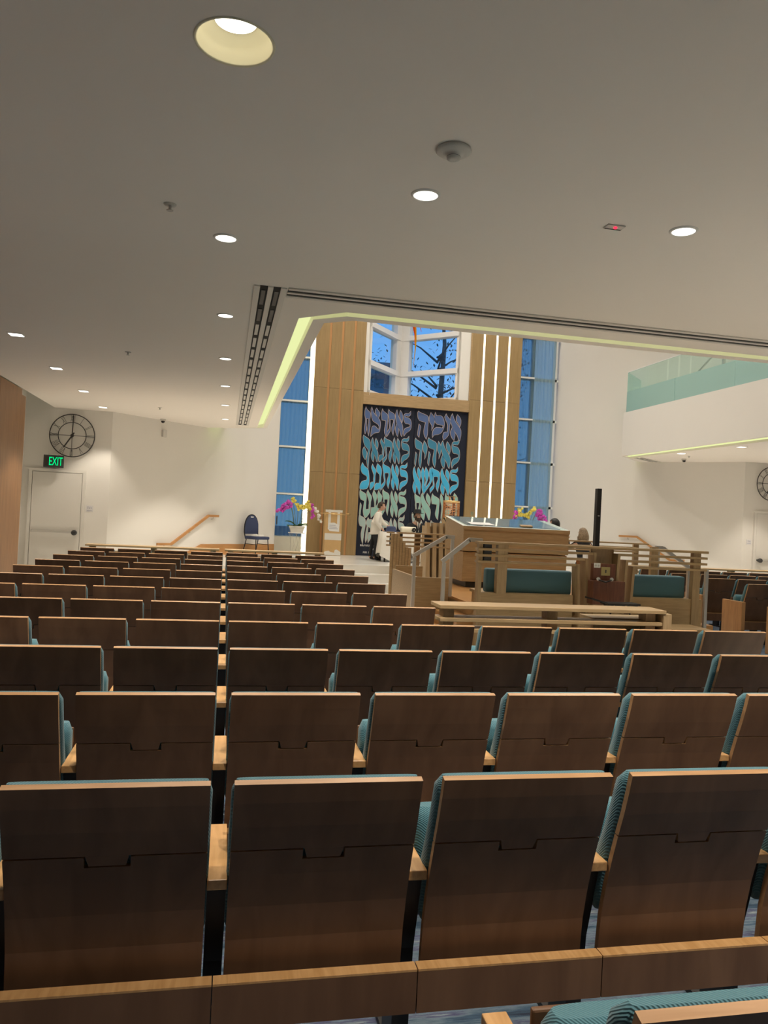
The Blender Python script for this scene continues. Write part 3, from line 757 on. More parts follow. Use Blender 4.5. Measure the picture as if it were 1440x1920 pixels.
mb = MB(); shell(mb, -HW, HW, 0.729, 0.925); shell(mb, -0.054, 0.054, 0.699, 0.7288, taper=0.008); up_me = mb.mesh('upper_back_panel')
mb = MB(); shell(mb, -HW, -0.0575, 0.29, 0.7245); shell(mb, 0.0575, HW, 0.29, 0.7245); shell(mb, -0.0575, 0.0575, 0.29, 0.6945); lo_me = mb.mesh('lower_back_panel')
# padded front of the back: rounded slab that follows the back
def pad(x0, x1, z0, z1, f0, f1, n=10, m=6):
    mb = MB(); mb.mi('teal_fabric'); rings = []
    for k in range(n + 1):
        v = k / n; z = z0 + (z1 - z0) * v
        rd = min(1.0, math.sqrt(max(0.0, 1 - max(0, (abs(v - 0.5) - 0.44) / 0.06) ** 2)))
        ring = []
        for j in range(4 * m):
            s = j / (4 * m) * 2 * PI; c_, s_ = math.cos(s), math.sin(s)
            ex = 0.22
            u = math.copysign(abs(c_) ** ex, c_); w = math.copysign(abs(s_) ** 0.45, s_)
            hw = (x1 - x0) / 2 - 0.012 * (1 - rd)
            y0, y1 = f0(z), f1(z)
            ring.append(mb.bm.verts.new(((x0 + x1) / 2 + u * hw, (y0 + y1) / 2 + w * (y1 - y0) / 2 * max(rd, 0.45), z)))
        rings.append(ring)
    for A, B in zip(rings, rings[1:]):
        for j in range(len(A)):
            f = mb.bm.faces.new((A[j], A[(j + 1) % len(A)], B[(j + 1) % len(B)], B[j])); f.smooth = True
    mb.bm.faces.new(rings[0][::-1]); mb.bm.faces.new(rings[-1])
    return mb
cu_me = pad(-0.2560, 0.2560, 0.45, 0.926, lambda z: prof(z) + 0.0205, lambda z: prof(z) + 0.092 - 0.022 * max(0, (z - 0.87) / 0.056) ** 2 + 0.02 * math.exp(-((z - 0.6) / 0.1) ** 2), 14).mesh('back_cushion')
se_me = pad(-0.252, 0.252, 0.40, 0.745, lambda z: 0.255 + (0.72 - z) * 0.06, lambda z: 0.355 + (0.72 - z) * 0.10, 8).mesh('seat_cushion')
pan_me = MB().box(-0.245, 0.245, 0.38, 0.395, 0.41, 0.70, bev=0.005).mesh('seat_pan', 'chair_veneer')
ar_me = MB().box(-0.027, 0.027, 0.112, 0.49, 0.602, 0.63, bev=0.003).mesh('armrest', 'arm_wood')
mb = MB(); mb.prism([(0.155, 0.602), (0.30, 0.602), (0.33, 0.35), (0.36, 0.03), (0.24, 0.03), (0.22, 0.35)], 'x', -0.026, 0.026)
mb.box(-0.03, 0.03, 0.16, 0.46, 0.008, 0.03); sp_me = mb.mesh('steel_support', 'black_steel')
rk_me = MB(); rk_me.box(-0.2785, 0.2785, 0.066, 0.090, 0.255, 0.371, 'chair_veneer')
rk_me.box(-0.2785, 0.2785, 0.066, 0.106, 0.3712, 0.377, 'arm_wood'); rk_me = rk_me.mesh('book_rack')  # brighter wood on the rack top paints the light striking it
sh_me = MB().box(-0.2785, 0.2785, 0.0905, 0.150, 0.255, 0.27).mesh('rack_shelf', 'chair_veneer')
en_me = MB().box(-0.030, 0.030, 0.05, 0.50, 0.01, 0.66, bev=0.004).mesh('end_panel', 'end_wood')
def chair(x, row, label, group, left_end=False, right_end=False, y=None):
    t = thing('auditorium_chair', label, 'chair', (x, ROW0 + ROWD * (row - 1) if y is None else y, 0), group=group)
    part('upper_back_panel', up_me, t); part('lower_back_panel', lo_me, t); part('back_cushion', cu_me, t)
    part('seat_cushion', se_me, t); part('seat_pan', pan_me, t)
    part('book_rack', rk_me, t); part('rack_shelf', sh_me, t)
    if left_end: part('end_panel', en_me, t, (-PITCH / 2 + 0.0, 0, 0))
    else:
        part('armrest', ar_me, t, (-PITCH / 2, 0, 0)); part('steel_support', sp_me, t, (-PITCH / 2, 0, 0))
    if right_end: part('end_panel', en_me, t, (PITCH / 2 + 0.002, 0, 0))
    return t
XA = 0.03       # the line of armrests straight ahead of the camera
for row in range(1, 13):
    rw = '%s row from the camera' % ORD[row]
    for k in range(4):
        chair(XA - PITCH * (k + 0.5), row, 'brown tip-up chair, %s, %s seat left of the armrest line' % (rw, ORD[k + 1]), 'seats left of the armrest line', left_end=(k == 3))
    n = 7 if row <= 4 else 3
    for k in range(n):
        chair(XA + PITCH * (k + 0.5), row, 'brown tip-up chair, %s, %s seat right of the armrest line' % (rw, ORD[k + 1]), 'seats right of the armrest line', right_end=(k == n - 1 and row != 5))
for k in (1, 2):
    chair(XA + PITCH * (k + 0.5), 0, 'tip-up chair cut off by the bottom edge, %s' % ('teal cushion and top edge in the corner' if k == 1 else 'outermost in the corner'), 'seats at the bottom edge', y=0.99)
XR = 7.44
for row, n in ((8, 1), (9, 2), (10, 3), (11, 4), (12, 5)):
    for k in range(n):
        chair(XR + PITCH * (k + 0.5), row, 'brown tip-up chair in the right block, %s row from the rail, %s from the aisle' % (ORD[13 - row], ORD[k + 1]), 'seats of the right-hand block', left_end=(k == 0))

# low front rails (book ledges) in front of the seating blocks
def front_rail(x0, x1, y, label, nslat=3, top=0.955):
    t = thing('front_rail', label, 'rail', ((x0 + x1) / 2, y, 0)); h = (x1 - x0) / 2
    MB().box(-h, h, -0.14, 0.14, top - 0.03, top, bev=0.004).build('top_board', 'oak', t)
    for k in range(nslat - 1):
        z = top - 0.105 - 0.085 * k
        MB().box(-h + 0.01, h - 0.02, -0.12, 0.10, z - 0.03, z, bev=0.003).build('slat', 'oak', t)
    n = max(2, int(round(2 * h / 1.1)) + 1)
    for i in range(n):
        x = -h + 0.10 + (2 * h - 0.2) * i / (n - 1)
        MB().box(x - 0.045, x + 0.045, -0.06, 0.06, 0.0, top - 0.03).build('post', 'oak_upright', t)
    return t
front_rail(-2.20, -0.06, 13.28, 'low oak ledge in front of the seats left of the armrest line', 2)
front_rail(0.03, 1.72, 13.28, 'low oak ledge in front of the seats right of the armrest line', 2)
front_rail(7.45, 11.0, 13.28, 'low oak ledge in front of the right-hand seats', 2)
t = front_rail(1.715, 3.72, 6.0, 'low oak three-board rail standing between the seats and the reading platform', 3)
MB().box(0.42, 1.0, 0.032, 0.3, 0.45, 0.86, bev=0.003).build('shelf_box', 'oak', t)
MB().box(0.98, 1.06, -0.13, 0.13, 0.0, 0.925, bev=0.003).build('end_board', 'oak_upright', t)
GLYPHS = {'het':[[(0.15,1.0),(0.35,0.9),(0.81,0.83),(0.97,0.76),(0.99,0.67),(0.92,0.57),(1.0,0.43),(1.0,0.3),(0.93,0.18),(0.87,0.0),(0.7,0.12),(0.64,0.3),(0.76,0.46),(0.72,0.58),(0.49,0.6),(0.32,0.59),(0.37,0.5),(0.36,0.35),(0.45,0.23),(0.35,0.12),(0.21,0.06),(0.09,0.16),(0.08,0.29),(0.17,0.45),(0.17,0.59),(0.0,0.71),(0.0,0.85)]],'tsadi':[[(0.07,1.0),(0.19,0.88),(0.42,0.75),(0.76,0.64),(0.96,0.54),(1.0,0.4),(0.96,0.24),(0.87,0.15),(0.46,0.12),(0.1,0.0),(0.11,0.12),(0.19,0.32),(0.35,0.36),(0.51,0.35),(0.73,0.27),(0.88,0.26),(0.89,0.34),(0.75,0.43),(0.32,0.51),(0.17,0.59),(0.04,0.76),(0.0,0.91)],[(0.55,0.98),(0.68,0.91),(0.88,0.83),(0.89,0.75),(0.74,0.63),(0.68,0.67),(0.47,0.8),(0.43,0.9)]],'resh':[[(0.09,1.0),(0.24,0.93),(0.74,0.85),(0.97,0.77),(1.0,0.62),(0.96,0.46),(0.96,0.29),(0.89,0.0),(0.69,0.08),(0.56,0.23),(0.69,0.46),(0.7,0.58),(0.31,0.6),(0.1,0.6),(0.0,0.77),(0.01,0.9)]],'tav':[[(0.1,1.0),(0.27,0.93),(0.75,0.87),(0.98,0.78),(1.0,0.64),(1.0,0.49),(0.99,0.35),(0.89,0.18),(0.86,0.06),(0.7,0.18),(0.65,0.34),(0.83,0.55),(0.77,0.64),(0.48,0.64),(0.32,0.62),(0.37,0.47),(0.44,0.34),(0.41,0.2),(0.14,0.06),(0.05,0.0),(0.0,0.16),(0.32,0.3),(0.27,0.44),(0.2,0.55),(0.21,0.64),(0.09,0.79),(0.04,0.92)]],'alef':[[(0.15,1.0),(0.31,0.81),(0.53,0.66),(0.8,0.52),(0.98,0.39),(1.0,0.21),(0.93,0.01),(0.82,0.05),(0.64,0.22),(0.31,0.4),(0.08,0.63),(0.0,0.8),(0.04,0.91)],[(0.61,0.98),(0.83,0.88),(0.94,0.77),(0.94,0.63),(0.86,0.52),(0.77,0.61),(0.57,0.73),(0.52,0.87)],[(0.2,0.49),(0.29,0.4),(0.46,0.27),(0.45,0.13),(0.4,0.0),(0.21,0.08),(0.06,0.24),(0.09,0.36)]],'lamed':[[(0.84,1.0),(0.84,0.88),(0.65,0.8),(0.36,0.81),(0.13,0.8),(0.13,0.76),(0.35,0.74),(0.67,0.72),(0.92,0.62),(1.0,0.45),(0.94,0.3),(0.69,0.19),(0.33,0.11),(0.14,0.0),(0.05,0.1),(0.15,0.27),(0.46,0.34),(0.85,0.38),(0.86,0.47),(0.54,0.5),(0.22,0.51),(0.05,0.62),(0.0,0.76),(0.06,0.86),(0.27,0.91),(0.58,0.91),(0.74,0.95)]],'fe':[[(0.06,1.0),(0.32,0.96),(0.78,0.89),(0.95,0.8),(1.0,0.66),(0.97,0.57),(0.89,0.44),(0.87,0.27),(0.87,0.0),(0.72,0.13),(0.62,0.29),(0.66,0.47),(0.77,0.56),(0.58,0.63),(0.27,0.7),(0.07,0.83),(0.0,0.94)],[(0.19,0.66),(0.45,0.56),(0.59,0.47),(0.53,0.36),(0.42,0.29),(0.18,0.36),(0.01,0.5),(0.04,0.58)]],'nun':[[(0.33,1.0),(0.53,0.9),(0.89,0.8),(1.0,0.71),(0.87,0.57),(0.87,0.4),(0.79,0.2),(0.36,0.04),(0.11,0.0),(0.0,0.12),(0.13,0.28),(0.63,0.31),(0.61,0.44),(0.63,0.58),(0.31,0.76),(0.15,0.88)]],'bet':[[(0.18,1.0),(0.41,0.88),(0.81,0.77),(0.92,0.63),(0.99,0.43),(1.0,0.22),(0.77,0.03),(0.06,0.0),(0.0,0.1),(0.21,0.29),(0.74,0.36),(0.75,0.49),(0.31,0.58),(0.09,0.68),(0.02,0.85)]],'gimel':[[(0.33,1.0),(0.8,0.89),(0.98,0.77),(0.98,0.64),(0.91,0.51),(0.94,0.33),(1.0,0.22),(0.91,0.0),(0.79,0.13),(0.58,0.06),(0.0,0.04),(0.03,0.2),(0.28,0.29),(0.66,0.29),(0.76,0.47),(0.66,0.62),(0.26,0.71),(0.18,0.89)]],'he':[[(0.08,1.0),(0.24,0.95),(0.83,0.87),(1.0,0.78),(1.0,0.6),(0.98,0.4),(0.99,0.19),(0.9,0.0),(0.73,0.1),(0.64,0.27),(0.72,0.5),(0.75,0.61),(0.2,0.66),(0.02,0.81),(0.0,0.94)],[(0.17,0.52),(0.34,0.43),(0.27,0.26),(0.23,0.05),(0.09,0.13),(0.12,0.32)]],'ayin':[[(0.19,1.0),(0.4,0.88),(0.52,0.78),(0.43,0.6),(0.42,0.41),(0.33,0.4),(0.31,0.56),(0.16,0.75),(0.1,0.86)],[(0.64,0.99),(0.82,0.88),(1.0,0.79),(0.93,0.61),(0.77,0.35),(0.41,0.15),(0.06,0.0),(0.0,0.16),(0.04,0.37),(0.38,0.39),(0.66,0.54),(0.59,0.73),(0.57,0.87)]],'dalet':[[(0.07,1.0),(0.25,0.94),(0.82,0.87),(1.0,0.74),(0.97,0.61),(0.88,0.47),(0.8,0.29),(0.71,0.0),(0.52,0.16),(0.43,0.35),(0.59,0.59),(0.2,0.62),(0.0,0.79),(0.03,0.94)]],'mem':[[(0.29,1.0),(0.47,0.92),(0.78,0.94),(0.99,0.84),(1.0,0.42),(0.85,0.21),(0.45,0.0),(0.35,0.19),(0.47,0.4),(0.75,0.42),(0.65,0.59),(0.36,0.65),(0.31,0.41),(0.26,0.17),(0.1,0.01),(0.0,0.18),(0.1,0.5),(0.2,0.67),(0.02,0.79)]],'yod':[[(0.26,1.0),(0.58,0.89),(0.97,0.71),(1.0,0.49),(0.83,0.22),(0.55,0.0),(0.55,0.27),(0.13,0.45),(0.0,0.71)]],'kaf':[[(0.18,1.0),(0.29,0.87),(0.67,0.89),(0.87,0.8),(1.0,0.62),(0.98,0.43),(0.81,0.23),(0.51,0.13),(0.17,0.1),(0.03,0.0),(0.0,0.13),(0.08,0.3),(0.33,0.41),(0.87,0.4),(0.92,0.51),(0.4,0.54),(0.18,0.64),(0.12,0.87)]],'shin':[[(0.1,0.99),(0.28,0.81),(0.27,0.59),(0.31,0.34),(0.36,0.24),(0.27,0.02),(0.2,0.08),(0.11,0.25),(0.12,0.5),(0.0,0.67),(0.0,0.84)],[(0.37,1.0),(0.57,0.85),(0.64,0.69),(0.53,0.48),(0.4,0.24),(0.34,0.29),(0.43,0.51),(0.33,0.68),(0.31,0.86)],[(0.75,0.99),(0.96,0.83),(1.0,0.7),(0.92,0.49),(0.71,0.3),(0.44,0.12),(0.3,0.0),(0.31,0.17),(0.62,0.36),(0.8,0.52),(0.68,0.72),(0.68,0.87)]],'vav':[[(0.21,1.0),(0.94,0.84),(1.0,0.65),(0.97,0.4),(0.92,0.19),(0.77,0.0),(0.59,0.1),(0.67,0.33),(0.67,0.54),(0.2,0.71),(0.0,0.85)]]}
ROWS = [[('het',3.684,3.883,0.159,0.815),('tsadi',3.856,3.879,0.285,0.813),('resh',4.164,3.898,0.181,0.765),('tav',4.342,3.911,0.208,0.754),('alef',4.566,3.927,0.222,0.744),('lamed',4.806,3.952,0.226,0.707)],[('fe',3.669,2.941,0.218,0.952),('alef',3.911,3.167,0.204,0.669),('nun',4.138,3.18,0.162,0.645),('tav',4.259,3.133,0.254,0.754),('alef',4.534,3.157,0.21,0.723),('lamed',4.777,3.161,0.241,0.787)],[('bet',3.641,2.382,0.258,0.742),('nun',3.926,2.383,0.159,0.719),('gimel',4.06,2.354,0.186,0.769),('tav',4.254,2.404,0.24,0.746),('alef',4.521,2.414,0.223,0.727),('lamed',4.764,2.408,0.241,0.787)],[('he',3.65,1.601,0.194,0.766),('nun',3.827,1.596,0.169,0.78),('ayin',3.991,1.6,0.301,0.776),('tav',4.291,1.653,0.21,0.763),('alef',4.535,1.65,0.216,0.73),('lamed',4.77,1.644,0.236,0.799)],[('dalet',3.662,0.858,0.197,0.828),('mem',3.87,0.904,0.195,0.693),('het',4.09,0.901,0.191,0.694),('tav',4.306,0.886,0.23,0.721),('alef',4.549,0.871,0.216,0.735),('lamed',4.791,0.881,0.201,0.836)],[('he',5.202,3.915,0.318,0.771),('yod',5.548,4.171,0.155,0.498),('kaf',5.66,3.973,0.336,0.711),('nun',5.972,3.925,0.21,0.741),('alef',6.177,3.933,0.328,0.753)],[('he',5.166,3.089,0.212,0.822),('yod',5.403,3.342,0.124,0.508),('he',5.541,3.129,0.263,0.823),('yod',5.827,3.379,0.111,0.487),('alef',5.935,3.114,0.293,0.778),('lamed',6.255,3.133,0.247,0.843)],[('alef',5.15,2.329,0.241,0.777),('shin',5.395,2.34,0.337,0.772),('tav',5.671,2.389,0.269,0.738),('alef',5.961,2.345,0.28,0.763),('lamed',6.244,2.377,0.26,0.786)],[('tav',5.225,1.628,0.192,0.727),('alef',5.412,1.609,0.303,0.772),('resh',5.731,1.648,0.233,0.723),('vav',5.985,1.632,0.084,0.749),('kaf',6.102,1.659,0.237,0.746),('vav',6.372,1.677,0.133,0.74)],[('tav',5.171,0.973,0.23,0.827),('alef',5.423,0.884,0.287,0.703),('dalet',5.735,0.895,0.236,0.706),('bet',5.996,0.906,0.237,0.708),('kaf',6.258,0.918,0.266,0.709)]]
# ------------------------------------------------------------------ ark curtains and Hebrew lettering
def smooth(P, k=2):
    n = len(P); out = []
    sharp = []
    for i in range(n):
        a = Vector(P[i]) - Vector(P[i - 1]); b = Vector(P[(i + 1) % n]) - Vector(P[i])
        sharp.append(a.length > 1e-6 and b.length > 1e-6 and a.angle(b) > 1.15)
    for i in range(n):
        p0, p1, p2, p3 = (Vector(P[(i + j) % n]) for j in (-1, 0, 1, 2))
        if sharp[i]: p0 = p1 - (p2 - p1)
        if sharp[(i + 1) % n]: p3 = p2 + (p2 - p1)
        for j in range(k):
            t = j / k
            out.append(0.5 * (2 * p1 + (p2 - p0) * t + (2 * p0 - 5 * p1 + 4 * p2 - p3) * t * t + (3 * p1 - p0 - 3 * p2 + p3) * t ** 3))
    return out
def grow(P, d):
    n = len(P); area = sum(P[i].x * P[(i + 1) % n].y - P[(i + 1) % n].x * P[i].y for i in range(n))
    sg = 1 if area > 0 else -1; out = []
    for i in range(n):
        e0 = (P[i] - P[i - 1]); e1 = (P[(i + 1) % n] - P[i])
        if e0.length < 1e-6: e0 = e1
        if e1.length < 1e-6: e1 = e0
        e0.normalize(); e1.normalize()
        m_ = Vector((e0.y, -e0.x)) + Vector((e1.y, -e1.x))
        if m_.length < 1e-3: m_ = e0 - e1
        m_.normalize(); c = max(0.45, m_.dot(Vector((e0.y, -e0.x))))
        out.append(P[i] + m_ * (sg * d / c))
    return out
curt = []
for k, (x0, x1) in enumerate(((3.612, 5.118), (5.130, 6.692))):
    t = thing('ark_curtain', 'dark navy ark curtain with blue Hebrew letters, %s of the two' % ('left' if k == 0 else 'right'), 'curtain', ((x0 + x1) / 2, YA + 0.09, ZP))
    w = x1 - x0; mb = MB(); n = 40; A = []
    for i in range(n + 1):
        u = -w / 2 + w * i / n
        A.append((u, 0.008 * math.sin(i * 0.9) - 0.004))
    mb.prism(A + [(w / 2, 0.03), (-w / 2, 0.03)], 'z', 0.004, 4.225)
    mb.build('cloth', 'navy_cloth', t); curt.append((t, (x0 + x1) / 2))
for r, row in enumerate(ROWS):
    t, cx = curt[0 if r < 5 else 1]
    mt = 'letter_%d' % (r % 5 + 1)
    for (g, x, z, w, h) in row:
        mb = MB(); mb.mi('letter_line'); mb.mi(mt)
        for poly in GLYPHS[g]:
            P = smooth([(x + a * w, z + b * h) for a, b in poly])
            Q = grow(P, 0.008); P = grow(P, -0.002)
            yq, yp = -0.019, -0.024
            a = [mb.bm.verts.new((q.x - cx, yq, q.y - ZP)) for q in Q]; b = [mb.bm.verts.new((q.x - cx, -0.004, q.y - ZP)) for q in Q]
            c = [mb.bm.verts.new((q.x - cx, yp, q.y - ZP)) for q in P]; d = [mb.bm.verts.new((q.x - cx, yq, q.y - ZP)) for q in P]
            mb.bm.faces.new(a).material_index = 0; mb.bm.faces.new(c).material_index = 1
            for i in range(len(P)):
                j = (i + 1) % len(P)
                mb.bm.faces.new((a[i], a[j], b[j], b[i])).material_index = 0
                mb.bm.faces.new((c[i], c[j], d[j], d[i])).material_index = 1
        mb.build('hebrew_letter', parent=t)
# three lines of tiny white dedication lettering near the foot (unreadable in the photo: stitched strokes only)
t, cx = curt[0]
rng = random.Random(3)
for z, x0, x1 in ((0.795, 3.74, 4.62), (0.70, 4.03, 4.50), (0.60, 3.83, 4.62)):
    mb = MB(); x = x0
    while x < x1:
        w = rng.choice((0.022, 0.026, 0.03)); k = rng.randrange(5); X = x - cx; Z = z - ZP
        if rng.random() < 0.13: x += 0.03; continue
        mb.box(X, X + 0.009, -0.016, -0.012, Z, Z + 0.05)
        if k in (0, 1): mb.box(X, X + w, -0.016, -0.012, Z, Z + 0.009)
        if k in (1, 2, 3): mb.box(X, X + w, -0.016, -0.012, Z + 0.041, Z + 0.05)
        if k in (0, 2): mb.box(X, X + w * 0.8, -0.016, -0.012, Z + 0.02, Z + 0.029)
        if k in (3, 4): mb.box(X + w - 0.009, X + w, -0.016, -0.012, Z, Z + 0.05)
        x += w + 0.012
    mb.build('dedication_line', 'paper', t)

# hanging flame-like glass lamp
t = thing('eternal_lamp', 'red and orange glass spikes hanging in front of the bay window', 'lamp', (4.33, 18.0, 6.9))
for k, (dx, z0, z1, r, tw, mt) in enumerate(((-0.06, 0.35, -1.05, 0.055, 0.04, 'flame_glass'), (0.10, 0.3, -0.72, 0.05, -0.03, 'flame_glass'), (-0.02, 0.2, -1.62, 0.03, 0.02, 'flame_yellow'), (0.03, 0.3, -0.5, 0.045, 0.05, 'flame_glass'), (-0.09, 0.3, -0.62, 0.04, -0.05, 'flame_yellow'))):
    n = 16; pts = []; rs = []
    for i in range(n + 1):
        v = i / n
        pts.append((dx + tw * math.sin(v * 9 + k), 0.03 * math.cos(v * 8 + k), z0 + (z1 - z0) * v)); rs.append(0.003 + r * math.sin(PI * min(1, v * 0.85 + 0.12)) ** 1.3 * (1 - v * 0.55))
    MB().tube(pts, rs, 10).build('glass_spike', mt, t)
MB().tube([(0, 0, 0.3), (0, 0, ZH - 6.9)], 0.008, 6).build('cable', 'steel', t)
MB().lathe([(0.10, 0.34), (0.12, 0.28), (0.05, 0.24)], 18, m='gold').build('holder', parent=t)

# ------------------------------------------------------------------ reading platform (bimah)
BX0, BX1, BY0, BY1, ZD = 3.27, 6.36, 9.42, 13.42, 0.55
t = thing('reading_platform', 'raised oak reading platform with orange wood deck in the middle of the hall', 'platform', (4.8, 11.5, 0))
MB().box(BX0 - 4.8, BX1 - 4.8, BY0 - 11.5, BY1 - 11.5, 0, ZD - 0.03).build('base', 'oak', t)
n = 24
for i in range(n):
    a = BY0 + (BY1 - BY0) * i / n
    MB().box(BX0 - 4.83, BX1 - 4.77, a - 11.5 + 0.001, a - 11.5 + (BY1 - BY0) / n - 0.001, ZD - 0.03, ZD).build('deck_plank', 'deck_wood', t)
for k in range(2):
    z = ZD * (2 - k) / 3
    for x0, x1 in ((BX0 - 0.30 * (k + 1), BX0 - 0.30 * k), (BX1 + 0.30 * k, BX1 + 0.30 * (k + 1))):
        MB().box(x0 - 4.8, x1 - 4.8, 9.36 - 11.5, 10.42 - 11.5, 0, z, bev=0.004).build('step', 'deck_wood', t)

# near screen with nested slats, posts and teal bolsters
t = thing('bench_screen', 'oak slatted screen with nested boards along the near side of the reading platform', 'screen', (4.88, 9.2, 0))
def sb(name, x0, x1, y0, y1, z0, z1, m='oak', bev=0.003): return MB().box(x0 - 4.88, x1 - 4.88, y0 - 9.2, y1 - 9.2, z0, z1, bev=bev).build(name, m, t)
zs = [1.390, 1.308, 1.230, 1.150]
turn = [(None, None), (4.715, 5.055), (4.60, 5.17), (4.49, 5.275)]
sb('top_slat', 3.13, 6.36, 9.10, 9.25, zs[0] - 0.032, zs[0])
for z, (a, b) in list(zip(zs, turn))[1:]:
    sb('slat', 3.13, a, 9.12, 9.24, z - 0.030, z); sb('slat', b, 6.36, 9.12, 9.24, z - 0.030, z)
    for x in (a, b):
        s = -1 if x == a else 1
        mb = MB(); xa = x - 4.88
        mb.prism([(xa - 0.018, z), (xa + 0.018, z), (xa + 0.018 - s * 0.06, 0.0), (xa - 0.018 - s * 0.06, 0.0)], 'y', -0.10, 0.07); mb.build('fin', 'oak_upright', t)
sb('post', 3.15, 3.20, 9.14, 9.24, 0.0, 1.36, 'oak_upright'); sb('post', 3.40, 3.53, 9.13, 9.23, 0.74, 1.36, 'oak_upright')
sb('post', 6.165, 6.275, 9.14, 9.22, 0.0, 1.37, 'oak_upright'); o = MB().box(-0.055, 0.055, -0.03, 0.03, 0, 0.85, bev=0.003).build('oak_post', 'oak_upright', loc=(5.975, 9.80, ZD)); tag(o, 'oak post rising behind the right teal bolster', 'post')
for zz_ in zs[1:]:
    for x0 in (3.22, 3.44): sb('spacer', x0, x0 + 0.10, 9.15, 9.22, zz_ + 0.001, zz_ + 0.048, 'dark_grey', 0.0)
sb('front_panel', 3.16, 4.46, 9.16, 9.28, 0.0, 0.745); sb('front_panel', 5.24, 6.33, 9.16, 9.28, 0.0, 0.74)
sb('center_panel', 4.72, 5.05, 9.24, 9.28, 0.0, 1.36, 'oak_upright')
def bolster(x0, x1, y, z0, z1, label):
    mb = MB(); mb.box(x0, x1, y, y + 0.15, z0, z1, bev=0.028)
    for f in mb.bm.faces: f.smooth = True
    return tag(mb.build('bolster_cushion', 'teal_bolster'), label, 'cushion')
bolster(3.32, 4.50, 9.29, 0.735, 1.045, 'long teal bolster cushion left of the wooden case')
bolster(5.245, 6.155, 9.29, 0.725, 1.03, 'long teal bolster cushion right of the wooden case')
# bench seats that carry the bolsters
for x0, x1, lab in ((3.3, 4.46, 'left'), (5.25, 6.3, 'right')):
    t2 = thing('platform_bench', 'oak bench behind the %s teal bolster' % lab, 'bench', ((x0 + x1) / 2, 9.5, ZD))
    h = (x1 - x0) / 2
    MB().box(-h, h, -0.06, 0.40, 0.14, 0.18, bev=0.004).build('seat', 'oak', t2)
    for s in (-1, 1): MB().box(s * (h - 0.05) - 0.02, s * (h - 0.05) + 0.02, -0.05, 0.38, 0, 0.14).build('leg', 'oak', t2)
# low box in front of right part
t = thing('low_bench_box', 'low oak box with a shelf in front of the right teal bolster', 'box', (5.55, 8.75, 0))
MB().box(-0.42, 0.40, -0.2, 0.2, 0.0, 0.40, bev=0.003).build('body', 'oak', t)
MB().box(-0.46, 0.50, -0.22, 0.22, 0.40, 0.425, bev=0.003).build('top', 'oak', t)
# wall socket
t = thing('wall_socket', 'white double socket plate at the top left of the wooden case', 'socket', (4.693, 8.9985, 1.152))
MB().box(-0.045, 0.045, -0.006, 0.0, -0.03, 0.03, bev=0.002).build('plate', 'paper', t)
for s in (-1, 1): MB().lathe([(0.013, -0.009), (0.015, -0.006)], 12, (s * 0.02, 0, 0), 'y', m='device_white').build('outlet', parent=t)
# old wooden case
t = thing('wooden_case', 'red-brown wooden case with brass lock plate and two chrome latches', 'case', (4.82, 9.02, 0.06))
MB().box(-0.21, 0.235, -0.10, 0.05, 0.60, 0.90, bev=0.006).build('lower_body', 'red_wood', t)
MB().box(-0.18, 0.14, -0.02, 0.05, 0.90, 1.115, bev=0.006).build('upper_body', 'red_wood', t)
MB().box(-0.07, 0.055, -0.03, -0.0205, 0.965, 1.075, bev=0.003).build('lock_plate', 'brass', t)
MB().box(-0.015, 0.0, -0.034, -0.0305, 1.0, 1.04).build('keyhole', 'dark_grey', t)
for x in (-0.152, 0.032):
    MB().lathe([(0.024, -0.01), (0.020, 0.014)], 12, (x, -0.115, 0.925), 'y', m='chrome').build('latch', parent=t)
MB().tube([(-0.152, -0.12, 0.915), (-0.06, -0.135, 0.89), (0.032, -0.12, 0.915)], 0.010, 6).build('handle', 'black_steel', t)
MB().box(-0.18, 0.20, -0.08, 0.06, -0.06, 0.60).build('plinth', 'oak', t)
# black folding stand
t = thing('folding_tray_stand', 'black folding tray stand in front of the wooden case', 'stand', (4.79, 8.6, 0.0))
MB().box(-0.19, 0.25, -0.10, 0.10, 0.70, 0.725, bev=0.005).build('tray', 'black_steel', t)
mb = MB(); mb.bar((-0.40, 0, 0.775), (-0.19, 0, 0.722), 0.18, 0.018); mb.build('side_leaf', 'black_steel', t)
for x in (-0.10, 0.16):
    MB().tube([(x, 0, 0.70), (x + 0.02, 0, 0.03)], 0.012, 6).build('leg', 'black_steel', t)
    MB().tube([(x + 0.02, -0.2, 0.012), (x + 0.02, 0.2, 0.012)], 0.012, 6).build('foot', 'black_steel', t)
for x in (-0.15, 0.0, 0.17): MB().box(x, x + 0.05, -0.08, 0.08, 0.655, 0.70).build('clip', 'black_steel', t)
MB().box(-0.05, 0.0, -0.085, -0.075, 0.665, 0.69).build('buckle', 'chrome', t)

